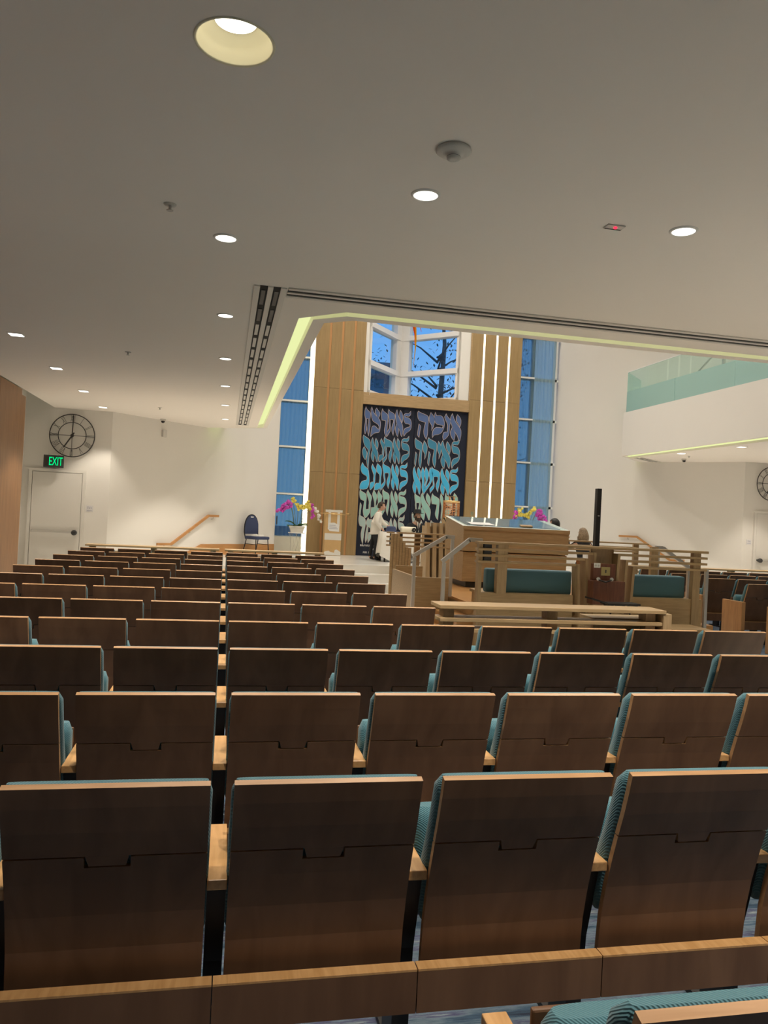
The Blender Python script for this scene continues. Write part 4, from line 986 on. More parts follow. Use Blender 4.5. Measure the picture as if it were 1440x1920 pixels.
# far screen of the platform
t = thing('far_screen', 'oak slatted screen with clustered upright boards at the far left of the reading platform', 'screen', (3.2, 13.6, 0))
def fb(name, x0, x1, y0, y1, z0, z1, m='oak'): return MB().box(x0 - 3.2, x1 - 3.2, y0 - 13.6, y1 - 13.6, z0, z1, bev=0.003).build(name, m, t)
for i, z in enumerate((1.375, 1.295, 1.215, 1.14)):
    fb('slat', 3.10 + 0.035 * i, 8.15 if i == 0 else 7.9, 13.55, 13.67, z - 0.028, z)
    fb('slat_stub', 2.92, 3.06 - 0.02 * i, 13.62, 13.70, z - 0.028, z)
    pass
    if i: fb('spacer', 3.14, 3.20, 13.57, 13.64, z + 0.001, z + 0.05, 'dark_grey'); fb('spacer', 2.98, 3.02, 13.64, 13.69, z + 0.001, z + 0.05, 'dark_grey')
for i, z in enumerate((1.345, 1.345, 1.345, 1.27, 1.19, 1.11, 1.10)): fb('fin', 2.97 + 0.053 * i, 3.020 + 0.053 * i, 13.43 + 0.012 * (6 - i), 13.54, 0.0, z)
for x in (3.46, 5.0, 6.35, 7.9): fb('post', x, x + 0.11, 13.68, 13.74, 0.0, 1.345, 'oak_upright')
for x in (3.62,):
    for z in (1.295, 1.215, 1.14): fb('spacer', x, x + 0.12, 13.57, 13.64, z + 0.001, z + 0.05, 'dark_grey')

# left side box bench
t = thing('side_box_bench', 'oak box bench against the left side of the reading platform', 'bench', (2.95, 11.3, 0))
MB().box(-0.20, 0.265, -0.66, 0.80, 0.0, 0.335).build('plinth', 'oak', t)
MB().box(-0.23, 0.265, -0.70, -0.66, 0.335, 0.80, bev=0.003).build('end_board', 'oak', t)
MB().box(-0.23, -0.19, -0.66, 0.85, 0.335, 0.80, bev=0.003).build('side_board', 'oak', t)
MB().box(-0.19, 0.265, 0.80, 0.84, 0.335, 0.86, bev=0.003).build('back_board', 'oak', t)
MB().box(-0.19, 0.265, -0.655, 0.795, 0.335, 0.50).build('seat', 'oak', t)
# metal stair handrails
def stair_rail(y, x_lo, x_hi, z_lo, z_hi, x_end, zb, label):
    t = thing('stair_handrail', label, 'handrail', (x_lo, y, 0))
    mb = MB(); mb.bar((0, 0, z_lo), (x_hi - x_lo, 0, z_hi), 0.045, 0.05); mb.bar((x_hi - x_lo - 0.01, 0, z_hi), (x_end - x_lo, 0, z_hi - 0.002), 0.045, 0.05); mb.build('rail', 'steel', t)
    MB().box(0.005, 0.05, -0.02, 0.02, 0.0, z_lo - 0.015, bev=0.003).build('post', 'steel', t)
    MB().box(x_end - x_lo - 0.05, x_end - x_lo - 0.005, -0.02, 0.02, zb, z_hi - 0.03, bev=0.003).build('post', 'steel', t)
stair_rail(10.44, 2.62, 3.10, 1.105, 1.40, 3.22, ZD, 'steel handrail by the left platform steps, further one')
stair_rail(9.30, 2.72, 3.07, 1.11, 1.40, 3.24, ZD, 'steel handrail by the left platform steps, nearer one')
def stair_rail_r(y, label):
    t = thing('stair_handrail', label, 'handrail', (6.4, y, 0))
    mb = MB(); mb.bar((0, 0, 1.38), (0.12, 0, 1.38), 0.045, 0.05); mb.bar((0.12, 0, 1.38), (0.6, 0, 1.08), 0.045, 0.05); mb.build('rail', 'steel', t)
    MB().box(0.02, 0.065, -0.02, 0.02, ZD, 1.36, bev=0.003).build('post', 'steel', t)
    MB().box(0.55, 0.595, -0.02, 0.02, 0.0, 1.07, bev=0.003).build('post', 'steel', t)
stair_rail_r(10.46, 'steel handrail descending by the right platform steps')
o = MB().box(-0.022, 0.022, -0.022, 0.022, 0.0, 1.14, bev=0.003).build('rail_post', 'steel', loc=(6.42, 9.22, 0)); tag(o, 'grey steel post at the right end of the slatted screen', 'post')

# reading desk
t = thing('reading_desk', 'large oak reading desk with a sloping glass-covered top', 'desk', (4.74, 12.4, ZD))
MB().box(-0.80, 0.82, -0.36, 0.45, 0.0, 0.10).build('plinth', 'dark_grey', t)
MB().box(-0.90, 0.92, -0.47, 0.52, 0.10, 0.585, bev=0.004).build('lower_body', 'oak', t)
mb = MB(); mb.prism([(-0.50, 0.60), (0.55, 0.60), (0.55, 1.15), (-0.50, 1.0)], 'x', -0.92, 0.93); mb.build('upper_body', 'oak', t)
MB().box(-0.93, 0.94, -0.51, -0.501, 0.95, 1.01).build('front_lip', 'oak', t)
sl = 0.15 / 1.05
def on_top(name, x0, x1, y0, y1, th, m, dz=0.0, bev=0.0):
    mb = MB(); z = lambda y: 1.0 + (y + 0.5) * sl + 0.003 + dz
    v = [mb.bm.verts.new(p) for p in ((x0, y0, z(y0)), (x1, y0, z(y0)), (x1, y1, z(y1)), (x0, y1, z(y1)), (x0, y0, z(y0) + th), (x1, y0, z(y0) + th), (x1, y1, z(y1) + th), (x0, y1, z(y1) + th))]
    for q in ((3, 2, 1, 0), (4, 5, 6, 7), (0, 1, 5, 4), (1, 2, 6, 5), (2, 3, 7, 6), (3, 0, 4, 7)): mb.bm.faces.new([v[i] for i in q])
    return mb.build(name, m, t)
on_top('white_border', -0.93, 0.94, -0.50, 0.55, 0.006, 'white_cloth')
on_top('table_runner', -0.84, 0.80, -0.43, 0.50, 0.006, 'desk_cloth', 0.0065)
q = on_top('glass_sheet', -0.90, 0.91, -0.48, 0.53, 0.006, 'window_glass', 0.013)
def lying(name, x, y, w, d, th, m, label, cat, rz=0.0, dz=0.02):
    z = ZD + 1.0 + (y - 12.4 + 0.5) * sl + 0.003 + dz
    o = MB().box(-w / 2, w / 2, -d / 2, d / 2, 0, th, bev=min(0.004, th * 0.3)).build(name, m, loc=(x, y, z)); o.rotation_euler = (math.atan(sl), 0, rz)
    return tag(o, label, cat)
lying('paper_sheet', 4.18, 12.12, 0.42, 0.26, 0.003, 'paper', 'white sheet of paper on the left of the reading desk', 'paper', 0.1)
lying('book', 4.95, 12.03, 0.20, 0.14, 0.022, 'book_tan', 'small tan book lying on the reading desk', 'book', -0.2)
t = thing('glass_cup', 'clear stemmed cup near the left of the reading desk', 'cup', (4.08, 12.30, ZD + 1.131))
MB().lathe([(0.028, 0), (0.028, 0.004), (0.005, 0.008), (0.005, 0.05), (0.022, 0.07), (0.024, 0.12)], 14, m='rail_clear', cap=False).build('bowl', parent=t)
# side cabinet right of the desk
t = thing('side_cabinet', 'small orange wood cabinet with white papers right of the reading desk', 'cabinet', (5.98, 11.9, ZD))
MB().box(-0.10, 0.10, -0.12, 0.12, 0.0, 0.52, bev=0.004).build('body', 'base_wood', t)
MB().box(-0.14, 0.14, -0.15, 0.15, 0.52, 0.545, bev=0.003).build('top', 'white_trim', t)
MB().box(-0.02, 0.11, -0.08, 0.05, 0.545, 0.62).build('paper_stack', 'paper', t)
# tall column speaker
t = thing('column_speaker', 'tall thin black column loudspeaker right of the reading desk', 'speaker', (6.53, 12.6, 0.0))
MB().box(-0.042, 0.042, -0.05, 0.05, 0.04, 2.335, bev=0.006).build('column', 'black_steel', t)
MB().box(-0.10, 0.16, -0.15, 0.15, 0.0, 0.04, bev=0.005).build('base', 'black_steel', t)
MB().box(-0.018, 0.018, -0.0525, -0.0505, 1.84, 1.855).build('badge', 'steel', t)

# fin lectern between platform and ark
t = thing('fin_lectern', 'oak lectern faced with fanned upright fins', 'lectern', (4.36, 15.2, 0.0))
for i in range(6):
    a = -0.32 + 0.125 * i
    mb = MB(); dx = -0.02 + 0.05 * i / 5
    mb.prism([(a, 1.57), (a + 0.07, 1.57), (a + 0.15 + dx, 0.0), (a + 0.05 + dx, 0.0)], 'y', -0.22 + 0.03 * abs(i - 2), 0.0); mb.build('fin', 'oak_upright', t)
MB().box(-0.30, 0.48, 0.001, 0.30, 0.0, 1.50, bev=0.004).build('body', 'oak', t)
o = MB().tube([(0, 0, 0), (0, 0, 0.10), (-0.05, -0.03, 0.16)], 0.008, 6)
o.ball((-0.06, -0.035, 0.175), 0.018, m='') ; o = o.build('microphone', 'black_steel', loc=(4.52, 15.3, 1.50)); tag(o, 'small black microphone on top of the fin lectern', 'microphone')

# ark-side table, cloth, scroll, hat
t = thing('scroll_table', 'table under a white cloth in front of the ark', 'table', (4.42, 18.75, ZP))
MB().box(-0.56, 0.56, -0.34, 0.34, 0.70, 0.735, bev=0.004).build('top', 'oak', t)
for sx_ in (-1, 1):
    for sy in (-1, 1): MB().box(sx_ * 0.5 - 0.02, sx_ * 0.5 + 0.02, sy * 0.28 - 0.02, sy * 0.28 + 0.02, 0, 0.70).build('leg', 'black_steel', t)
mb = MB(); N = 96; rings = []
def rect(a, hx, hy):
    c, s = math.cos(a), math.sin(a); k = 1 / max(abs(c) / hx, abs(s) / hy); return c * k, s * k
for lev, (grow_, z) in enumerate(((0.0, 0.742), (0.012, 0.735), (0.03, 0.55), (0.05, 0.35), (0.06, 0.14))):
    ring = []
    for i in range(N):
        a = 2 * PI * i / N; x, y = rect(a, 0.57 + grow_, 0.35 + grow_)
        wv = 1 + (0.02 * lev * 0.5) * math.sin(14 * a)
        zz_ = z + (0.10 * math.sin(4 * a + 1.0) + 0.03 * math.sin(9 * a) if lev == 4 else 0)
        ring.append(mb.bm.verts.new((x * wv, y * wv, zz_)))
    rings.append(ring)
for A, B in zip(rings, rings[1:]):
    for i in range(N):
        f = mb.bm.faces.new((A[i], A[(i + 1) % N], B[(i + 1) % N], B[i])); f.smooth = True
mb.bm.faces.new(rings[0])
o = mb.build('tablecloth', 'white_cloth', loc=(4.42, 18.75, ZP)); tag(o, 'white cloth hanging over the table in front of the ark', 'tablecloth')
t = thing('torah_scroll', 'cream covered scroll with a black rosette end lying on the white table', 'scroll', (4.52, 18.62, ZP + 0.745 + 0.075))
mb = MB(); mb.lathe([(0.03, -0.20), (0.068, -0.19), (0.074, -0.15), (0.074, 0.15), (0.070, 0.19), (0.03, 0.20)], 24, axis='x'); mb.build('mantle', 'cream_mantle', t)
mb = MB(); P = []
for i in range(24):
    r_ = 0.064 if i % 2 == 0 else 0.046
    P.append((r_ * math.cos(2 * PI * i / 24), r_ * math.sin(2 * PI * i / 24)))
mb.prism([(u + 0.13, v) for u, v in P], 'y', -0.10, -0.076); mb.build('rosette', 'black_steel', t)
MB().lathe([(0.008, -0.104), (0.014, -0.100)], 12, (0.13, 0, 0), 'y', m='steel').build('rosette_centre', parent=t)
t.rotation_euler.z = 0.05
t = thing('navy_hat', 'dark blue brimmed hat lying on the white table', 'hat', (4.08, 18.60, ZP + 0.745))
mb = MB(); mb.lathe([(0.19, 0.0), (0.20, 0.010), (0.13, 0.020), (0.125, 0.09), (0.10, 0.135), (0.05, 0.14)], 28); mb.build('crown_and_brim', 'blue_seat', t)
MB().lathe([(0.1285, 0.022), (0.1275, 0.05)], 28, m='black_cloth', cap=False).build('band', parent=t)

# copper lattice lantern on a plinth
t = thing('lattice_lantern', 'copper lattice drum with handles standing before the right ark curtain', 'lantern', (5.28, 17.5, ZP))
MB().box(-0.17, 0.17, -0.17, 0.17, 0, 1.14, bev=0.004).build('plinth', 'oak', t)
R_ = 0.185; mb = MB()
for k in range(10):
    z = 1.17 + 0.038 * k
    mb.tube([(R_ * math.cos(2 * PI * i / 20), R_ * math.sin(2 * PI * i / 20), z) for i in range(21)], 0.0055, 4, cap=False)
mb.build('hoops', 'copper', t)
mb = MB()
for i in range(18):
    a = 2 * PI * i / 18; mb.tube([(R_ * math.cos(a), R_ * math.sin(a), 1.15), (R_ * math.cos(a), R_ * math.sin(a), 1.55)], 0.0045, 4)
mb.build('uprights', 'copper', t)
for z in (1.15, 1.545): MB().lathe([(R_ - 0.012, z - 0.015), (R_ + 0.012, z - 0.015), (R_ + 0.012, z + 0.03), (R_ - 0.012, z + 0.03)], 28, m='gold', cap=False).build('rim', parent=t)
for s in (-1, 1): MB().box(s * R_ - 0.02, s * R_ + 0.02, -0.02, 0.02, 1.15, 1.57, bev=0.004).build('side_post', 'copper', t)
for x in (-0.05, 0.06): MB().tube([(x, 0, 1.56), (x, 0, 1.68)], 0.018, 8).build('handle', 'copper', t)
MB().box(-0.09, 0.12, -0.02, 0.02, 1.665, 1.68).build('cross_bar', 'gold', t)

# tall carton
t = thing('tall_carton', 'tall brown cardboard carton with white tape and a paper label beside the ark', 'carton', (2.875, 20.55, ZP))
MB().box(-0.225, 0.225, -0.18, 0.18, 0.0, 1.23, bev=0.006).build('box', 'cardboard', t)
for x in (-0.115, 0.13): MB().box(x - 0.035, x + 0.035, -0.183, -0.1805, 0.80, 1.235).build('tape', 'tape', t)
MB().box(-0.23, 0.23, -0.1825, -0.1805, 1.17, 1.232).build('tape', 'tape', t)
MB().box(-0.226, 0.226, -0.1825, -0.1805, 0.42, 0.60).build('tape', 'tape', t)
mb = MB(); mb.prism([(-0.226, 0.01), (0.226, 0.01), (0.226, 0.10), (0.17, 0.14), (0.12, 0.17), (0.07, 0.16), (0.05, 0.08), (-0.05, 0.10), (-0.10, 0.13), (-0.20, 0.11), (-0.226, 0.08)], 'y', -0.1835, -0.1805); mb.build('tape', 'tape', t)
mb = MB(); mb.prism([(-0.15, 0.72), (-0.10, 0.66), (0.16, 0.65), (0.16, 0.83), (0.02, 0.89), (-0.14, 0.88)], 'y', -0.1865, -0.1838); mb.build('paper_label', 'paper', t)
for k in range(3): MB().box(-0.11, 0.12 - 0.03 * k, -0.1872, -0.1866, 0.72 + 0.045 * k, 0.73 + 0.045 * k).build('print_line', 'sign_print', t)
t = thing('brass_rod', 'thin brass rod resting across the tall carton', 'rod', (2.9, 20.33, ZP + 1.115))
MB().tube([(-0.40, 0, 0.02), (0.42, 0, -0.005)], 0.012, 8).build('rod', 'gold', t)
MB().tube([(0.30, 0.02, 0.03), (0.40, 0.02, 0.028)], 0.010, 8).build('prong', 'gold', t)

# orchids on wire stand
def petal_flower(mb, c, r, m):
    c = Vector(c); d = Vector((random.uniform(-.5, .5), random.uniform(-1, -.4), random.uniform(-.3, .3))).normalized()
    s = d.cross(Vector((0, 0, 1))).normalized(); u = s.cross(d); k = mb.mi(m); a0 = random.random()
    cv = mb.bm.verts.new(c + d * 0.006); ring = []
    for i in range(20):
        a = a0 + 2 * PI * i / 20; rr = r * (0.62 + 0.38 * abs(math.cos(2.5 * (a - a0))))
        ring.append(mb.bm.verts.new(c + (s * math.cos(a) + u * math.sin(a)) * rr - d * 0.012 * (rr / r)))
    for i in range(20): mb.bm.faces.new((cv, ring[i], ring[(i + 1) % 20])).material_index = k
def orchid(loc, stand_h, label, label2, sprays):
    t = thing('plant_stand', label2, 'stand', (loc[0], loc[1], ZP))
    MB().lathe([(0.22, stand_h - 0.02), (0.225, stand_h - 0.01), (0.22, stand_h)], 28, m='white_trim').build('top', parent=t)
    for i in range(8):
        a = 2 * PI * i / 8; b = a + (0.9 if i % 2 else -0.9)
        MB().tube([(0.19 * math.cos(a), 0.19 * math.sin(a), stand_h - 0.02), (0.15 * math.cos(b), 0.15 * math.sin(b), 0.006)], 0.004, 5).build('wire_leg', 'steel', t)
    MB().tube([(0.15 * math.cos(2 * PI * i / 24), 0.15 * math.sin(2 * PI * i / 24), 0.008) for i in range(25)], 0.005, 5, cap=False).build('base_ring', 'steel', t)
    t = thing('orchid_plant', label, 'plant', (loc[0], loc[1], ZP + stand_h))
    mb = MB(); mb.prism([(-0.15, 0.0), (0.15, 0.0), (0.19, 0.15), (-0.19, 0.15)], 'y', -0.12, 0.12); mb.build('pot', 'stone_pot', t)
    MB().box(-0.20, 0.20, -0.13, 0.13, 0.12, 0.17, bev=0.006).build('pot_rim', 'stone_pot', t)
    for i in range(11):
        a = 2 * PI * i / 11 + random.uniform(-.2, .2); L = random.uniform(0.2, 0.34); dr = random.uniform(-0.05, 0.14)
        mb = MB(); prev = None
        for j in range(6):
            v = j / 5; w = 0.045 * math.sin(PI * min(1, 0.12 + v * 0.88)); r_ = 0.04 + L * v; z = 0.17 + dr * v * 2 * (1 - 0.6 * v)
            cA = mb.bm.verts.new((r_ * math.cos(a) - w * math.sin(a), r_ * math.sin(a) * 0.7 + w * math.cos(a), z + 0.02)); cB = mb.bm.verts.new((r_ * math.cos(a), r_ * math.sin(a) * 0.7, z)); cC = mb.bm.verts.new((r_ * math.cos(a) + w * math.sin(a), r_ * math.sin(a) * 0.7 - w * math.cos(a), z + 0.02))
            if prev: mb.bm.faces.new((prev[0], prev[1], cB, cA)); mb.bm.faces.new((prev[1], prev[2], cC, cB))
            prev = (cA, cB, cC)
        mb.build('leaf', 'leaf', t)
    for (bx, tx, tz, ex, ez, m, n) in sprays:
        pts = [(bx, 0, 0.17), (bx + (tx - bx) * 0.4, -0.02, 0.17 + (tz - 0.17) * 0.6), (tx, -0.03, tz), (tx + (ex - tx) * 0.6, -0.06, tz + 0.02 + (ez - tz) * 0.35), (ex, -0.08, ez)]
        MB().tube(pts, 0.006, 5).build('stem', 'stem', t)
        for i in range(n * 2):
            v = i / (n * 2 - 1); x = tx + (ex - tx) * v; z = tz + (ez - tz) * v ** 1.3 + random.uniform(-0.035, 0.045)
            mb = MB(); petal_flower(mb, (x + random.uniform(-.035, .035), -0.06 + random.uniform(-.06, .05), z), random.uniform(0.036, 0.05), m)
            mb.build('bloom', parent=t)
SPR = [(-0.06, -0.24, 0.80, -0.52, 0.50, 'petal_magenta', 15), (-0.03, -0.17, 0.86, 0.04, 0.62, 'petal_yellow', 11), (0.0, 0.02, 0.66, 0.26, 0.68, 'petal_yellow', 9), (0.05, 0.22, 0.80, 0.34, 0.58, 'petal_yellow', 8), (0.07, 0.34, 0.72, 0.40, 0.42, 'petal_magenta', 9), (0.08, 0.40, 0.68, 0.60, 0.34, 'petal_white', 9), (-0.08, -0.20, 0.70, -0.38, 0.56, 'petal_magenta', 10)]
orchid((1.86, 20.0), 0.59, 'orchid with magenta, yellow and white blooms in a pale pot left of the ark', 'thin wire plant stand left of the ark', SPR)
orchid((7.68, 18.6), 0.67, 'orchid with magenta and yellow blooms behind the reading desk', 'thin wire plant stand behind the reading desk', [(-a, -b, c, -d, e_, m, n) for a, b, c, d, e_, m, n in SPR if m != 'petal_white'])

# blue banquet chair with papers
t = thing('banquet_chair', 'dark blue padded stacking chair against the white diagonal wall', 'chair', (0.80, 19.12, ZP), rz=math.radians(38))
mb = MB(); pts = []
for i in range(13):
    a = PI * i / 12; pts.append((0.215 * math.cos(a), 0.62 + 0.37 * math.sin(a) ** 0.8 if 0 < i < 12 else 0.62))
mb.prism([(u, v) for u, v in pts] + [(-0.20, 0.52), (0.20, 0.52)], 'y', 0.205, 0.235); back = mb.build('backrest', 'blue_seat', t)
MB().tube([(-0.20, 0.18, 0.40), (-0.215, 0.22, 0.56)] + [(-u, 0.222, v + 0.012) for u, v in pts] + [(0.215, 0.22, 0.56), (0.20, 0.18, 0.40)], 0.014, 8).build('back_frame', 'black_steel', t)
mb = MB(); mb.box(-0.045, 0.045, 0.198, 0.242, 0.93, 0.955, bev=0.006); mb.build('hand_slot', 'paper', t)
mb = MB(); mb.box(-0.22, 0.22, -0.24, 0.20, 0.40, 0.475, bev=0.025); mb.build('seat', 'blue_seat', t)
for sx_ in (-1, 1):
    MB().tube([(sx_ * 0.19, -0.20, 0.40), (sx_ * 0.205, -0.24, 0.01)], 0.012, 8).build('leg', 'black_steel', t)
    MB().tube([(sx_ * 0.19, 0.16, 0.40), (sx_ * 0.205, 0.27, 0.01)], 0.012, 8).build('leg', 'black_steel', t)
    MB().tube([(sx_ * 0.198, -0.215, 0.28), (sx_ * 0.198, 0.20, 0.28)], 0.008, 6).build('stretcher', 'black_steel', t)
o = MB(); P = []
for i in range(18):
    a = 2 * PI * i / 18; P.append((0.15 * math.cos(a) * (1 + 0.2 * math.sin(3 * a)), 0.11 * math.sin(a) * (1 + 0.15 * math.cos(5 * a))))
A = [o.bm.verts.new((u, v, 0)) for u, v in P]; B = [o.bm.verts.new((u * 0.8, v * 0.8, 0.03 + 0.012 * math.sin(i * 2.3))) for i, (u, v) in enumerate(P)]; C_ = o.bm.verts.new((0, 0, 0.045))
o.bm.faces.new(A[::-1])
for i in range(18): o.bm.faces.new((A[i], A[(i + 1) % 18], B[(i + 1) % 18], B[i])); o.bm.faces.new((B[i], B[(i + 1) % 18], C_))
o = o.build('crumpled_cloth', 'white_cloth', loc=(0.83, 19.10, ZP + 0.478)); tag(o, 'crumpled white cloth lying on the blue chair seat', 'cloth')
# ------------------------------------------------------------------ people
def skin_me(nodes, edges, name, mat, sub=2, root=0):
    """nodes {key:(x,y,z,r)}; surface grown with Skin + Subdivision, returned as a mesh"""
    keys = list(nodes); me = bpy.data.meshes.new('sk')
    me.from_pydata([nodes[k][:3] for k in keys], [(keys.index(a), keys.index(b)) for a, b in edges], [])
    ob = bpy.data.objects.new('sk', me); COL.objects.link(ob)
    mod = ob.modifiers.new('s', 'SKIN'); mod.use_smooth_shade = True
    for i, k in enumerate(keys):
        r = nodes[k][3]
        sv = me.skin_vertices[0].data[i]
        sv.radius = r if isinstance(r, tuple) else (r, r)
        sv.use_root = (i == root)
    ob.modifiers.new('u', 'SUBSURF').levels = sub; ob.modifiers['u'].render_levels = sub
    dg = bpy.context.evaluated_depsgraph_get(); dg.update()
    out = bpy.data.meshes.new_from_object(ob.evaluated_get(dg)); bpy.data.objects.remove(ob); bpy.data.meshes.remove(me)
    out.name = name; out.materials.clear(); out.materials.append(MATS[mat])
    for p in out.polygons: p.material_index = 0; p.use_smooth = True
    return out

def head_bm(h=0.225, w=0.155, d=0.19):
    """head looking along +x, centre at origin: jaw, brow, nose, eye sockets, ears"""
    bm = bmesh.new(); bmesh.ops.create_uvsphere(bm, u_segments=32, v_segments=24, radius=1)
    for v in bm.verts:
        x, y, z = v.co
        jaw = max(0.0, -z)
        wy = 1 - 0.32 * jaw ** 1.5; fx = 1 - 0.12 * jaw * (1 if x < 0 else 0.2)
        if x < 0 and z < -0.3: fx -= 0.35 * (-z - 0.3)
        nx, ny, nz = x * fx, y * wy, z
        if x > 0:
            nose = math.exp(-(y / 0.13) ** 2) * math.exp(-((z + 0.18) / 0.20) ** 2); nx += 0.22 * nose
            nx -= 0.10 * (math.exp(-((abs(y) - 0.36) / 0.16) ** 2) * math.exp(-((z - 0.05) / 0.13) ** 2))
            nx += 0.05 * math.exp(-(y / 0.25) ** 2) * math.exp(-((z + 0.53) / 0.09) ** 2)
            nx += 0.10 * math.exp(-(y / 0.3) ** 2) * math.exp(-((z + 0.85) / 0.15) ** 2)
        v.co = (nx * d / 2, ny * w / 2, nz * h / 2)
    for s in (-1, 1):
        bmesh.ops.create_uvsphere(bm, u_segments=8, v_segments=6, radius=1, matrix=Matrix.Translation((-0.005, s * w * 0.5, -0.005)) @ Matrix.Diagonal((0.018, 0.010, 0.030, 1)))
    for f in bm.faces: f.smooth = True
    return bm
def hair_me(mat, h=0.225, w=0.155, d=0.19, long=0.0, thick=1.09):
    bm = bmesh.new(); bmesh.ops.create_uvsphere(bm, u_segments=28, v_segments=20, radius=1)
    kill = []
    for v in bm.verts:
        x, y, z = v.co
        face = (x > 0.30 and z < 0.42 + 0.25 * (1 - x)) or (x > -0.05 and z < 0.0) if long == 0 else (x > 0.42 and z < 0.5)
        low = z < (-0.50 if long == 0 else -1.1)
        if face or low: kill.append(v)
        else:
            k = thick * (1 + 0.03 * math.sin(9 * math.atan2(y, x)))
            if long > 0 and z < 0.2:
                q = max(0.08, math.sqrt(x * x + y * y)); v_ = (0.2 - z) / 1.2
                R1 = 1.05 + 0.26 * math.sin(min(1.0, v_ * 1.25) * PI * 0.75)
                x, y = x / q * R1, y / q * R1
                zz = (0.2 - v_ * 1.2) * h / 2 * thick - v_ * long
                if v_ > 0.93: x, y = x * 0.8, y * 0.8
            else: zz = z * h / 2 * thick + 0.004
            v.co = (x * d / 2 * k - 0.004, y * w / 2 * k, zz)
    bmesh.ops.delete(bm, geom=kill, context='VERTS')
    for f in bm.faces: f.smooth = True
    bmesh.ops.solidify(bm, geom=list(bm.faces), thickness=-0.006)
    me = bpy.data.meshes.new('hair'); bm.to_mesh(me); bm.free(); me.materials.append(MATS[mat]); return me
def add_head(body_me, centre, rot, **kw):
    """append the head to the body mesh so that body and head are one mesh"""
    bm = bmesh.new(); bm.from_mesh(body_me); hb = head_bm(**kw)
    tmp = bpy.data.meshes.new('tmp'); hb.to_mesh(tmp); hb.free()
    tmp.transform(Matrix.Translation(centre) @ rot); bm.from_mesh(tmp); bm.to_mesh(body_me); bm.free(); bpy.data.meshes.remove(tmp)
def face_parts(t, centre, rot, w=0.155, h=0.225, d=0.19):
    M_ = Matrix.Translation(centre) @ rot
    for s in (-1, 1):
        p = M_ @ Vector((d * 0.455, s * w * 0.185, h * 0.03))
        e_ = MB().ball((0, 0, 0), 0.012, m='eye_white', seg=10, ring=8).build('eye', parent=t, loc=p)
        MB().ball((0, 0, 0), 0.0065, m='iris', seg=8, ring=6).build('iris', parent=e_, loc=(rot @ Vector((0.0085, 0, 0))))
        q = MB(); q.ball((0, 0, 0), (0.006, 0.016, 0.004), seg=8, ring=6); q = q.build('eyebrow', 'hair_dark', t, M_ @ Vector((d * 0.468, s * w * 0.19, h * 0.115)))
    q = MB(); q.ball((0, 0, 0), (0.008, 0.022, 0.007), seg=10, ring=6); q.build('mouth', 'lips', t, M_ @ Vector((d * 0.478, 0, -h * 0.27))).rotation_euler = rot.to_euler()
def hand_nodes(N, E, wrist, pre, p, d, up, curl=0.3, s=1.0):
    """palm + five fingers as chains rooted in the palm"""
    p = Vector(p); d = Vector(d).normalized(); up = Vector(up); side = d.cross(up).normalized(); nrm = side.cross(d).normalized()
    N[pre + 'palm'] = (*(p + d * 0.05 * s), (0.026 * s, 0.014 * s)); E.append((wrist, pre + 'palm'))
    for i, (o_, L) in enumerate(((-0.030, 0.062), (-0.010, 0.074), (0.010, 0.070), (0.028, 0.055))):
        a = p + d * 0.085 * s + side * o_ * s; dd = d
        N['%sf%da' % (pre, i)] = (*a, 0.0095 * s); E.append((pre + 'palm', '%sf%da' % (pre, i)))
        for j in range(2):
            dd = (dd - nrm * curl).normalized(); a = a + dd * L * s * 0.5
            N['%sf%d%s' % (pre, i, 'bc'[j])] = (*a, (0.0085 - 0.001 * j) * s); E.append(('%sf%d%s' % (pre, i, 'ab'[j]), '%sf%d%s' % (pre, i, 'bc'[j])))
    a = p + d * 0.035 * s + side * -0.035 * s; N[pre + 'ta'] = (*a, 0.011 * s); E.append((pre + 'palm', pre + 'ta'))
    b = a + (d * 0.7 - side * 0.6).normalized() * 0.045 * s; N[pre + 'tb'] = (*b, 0.009 * s); E.append((pre + 'ta', pre + 'tb'))

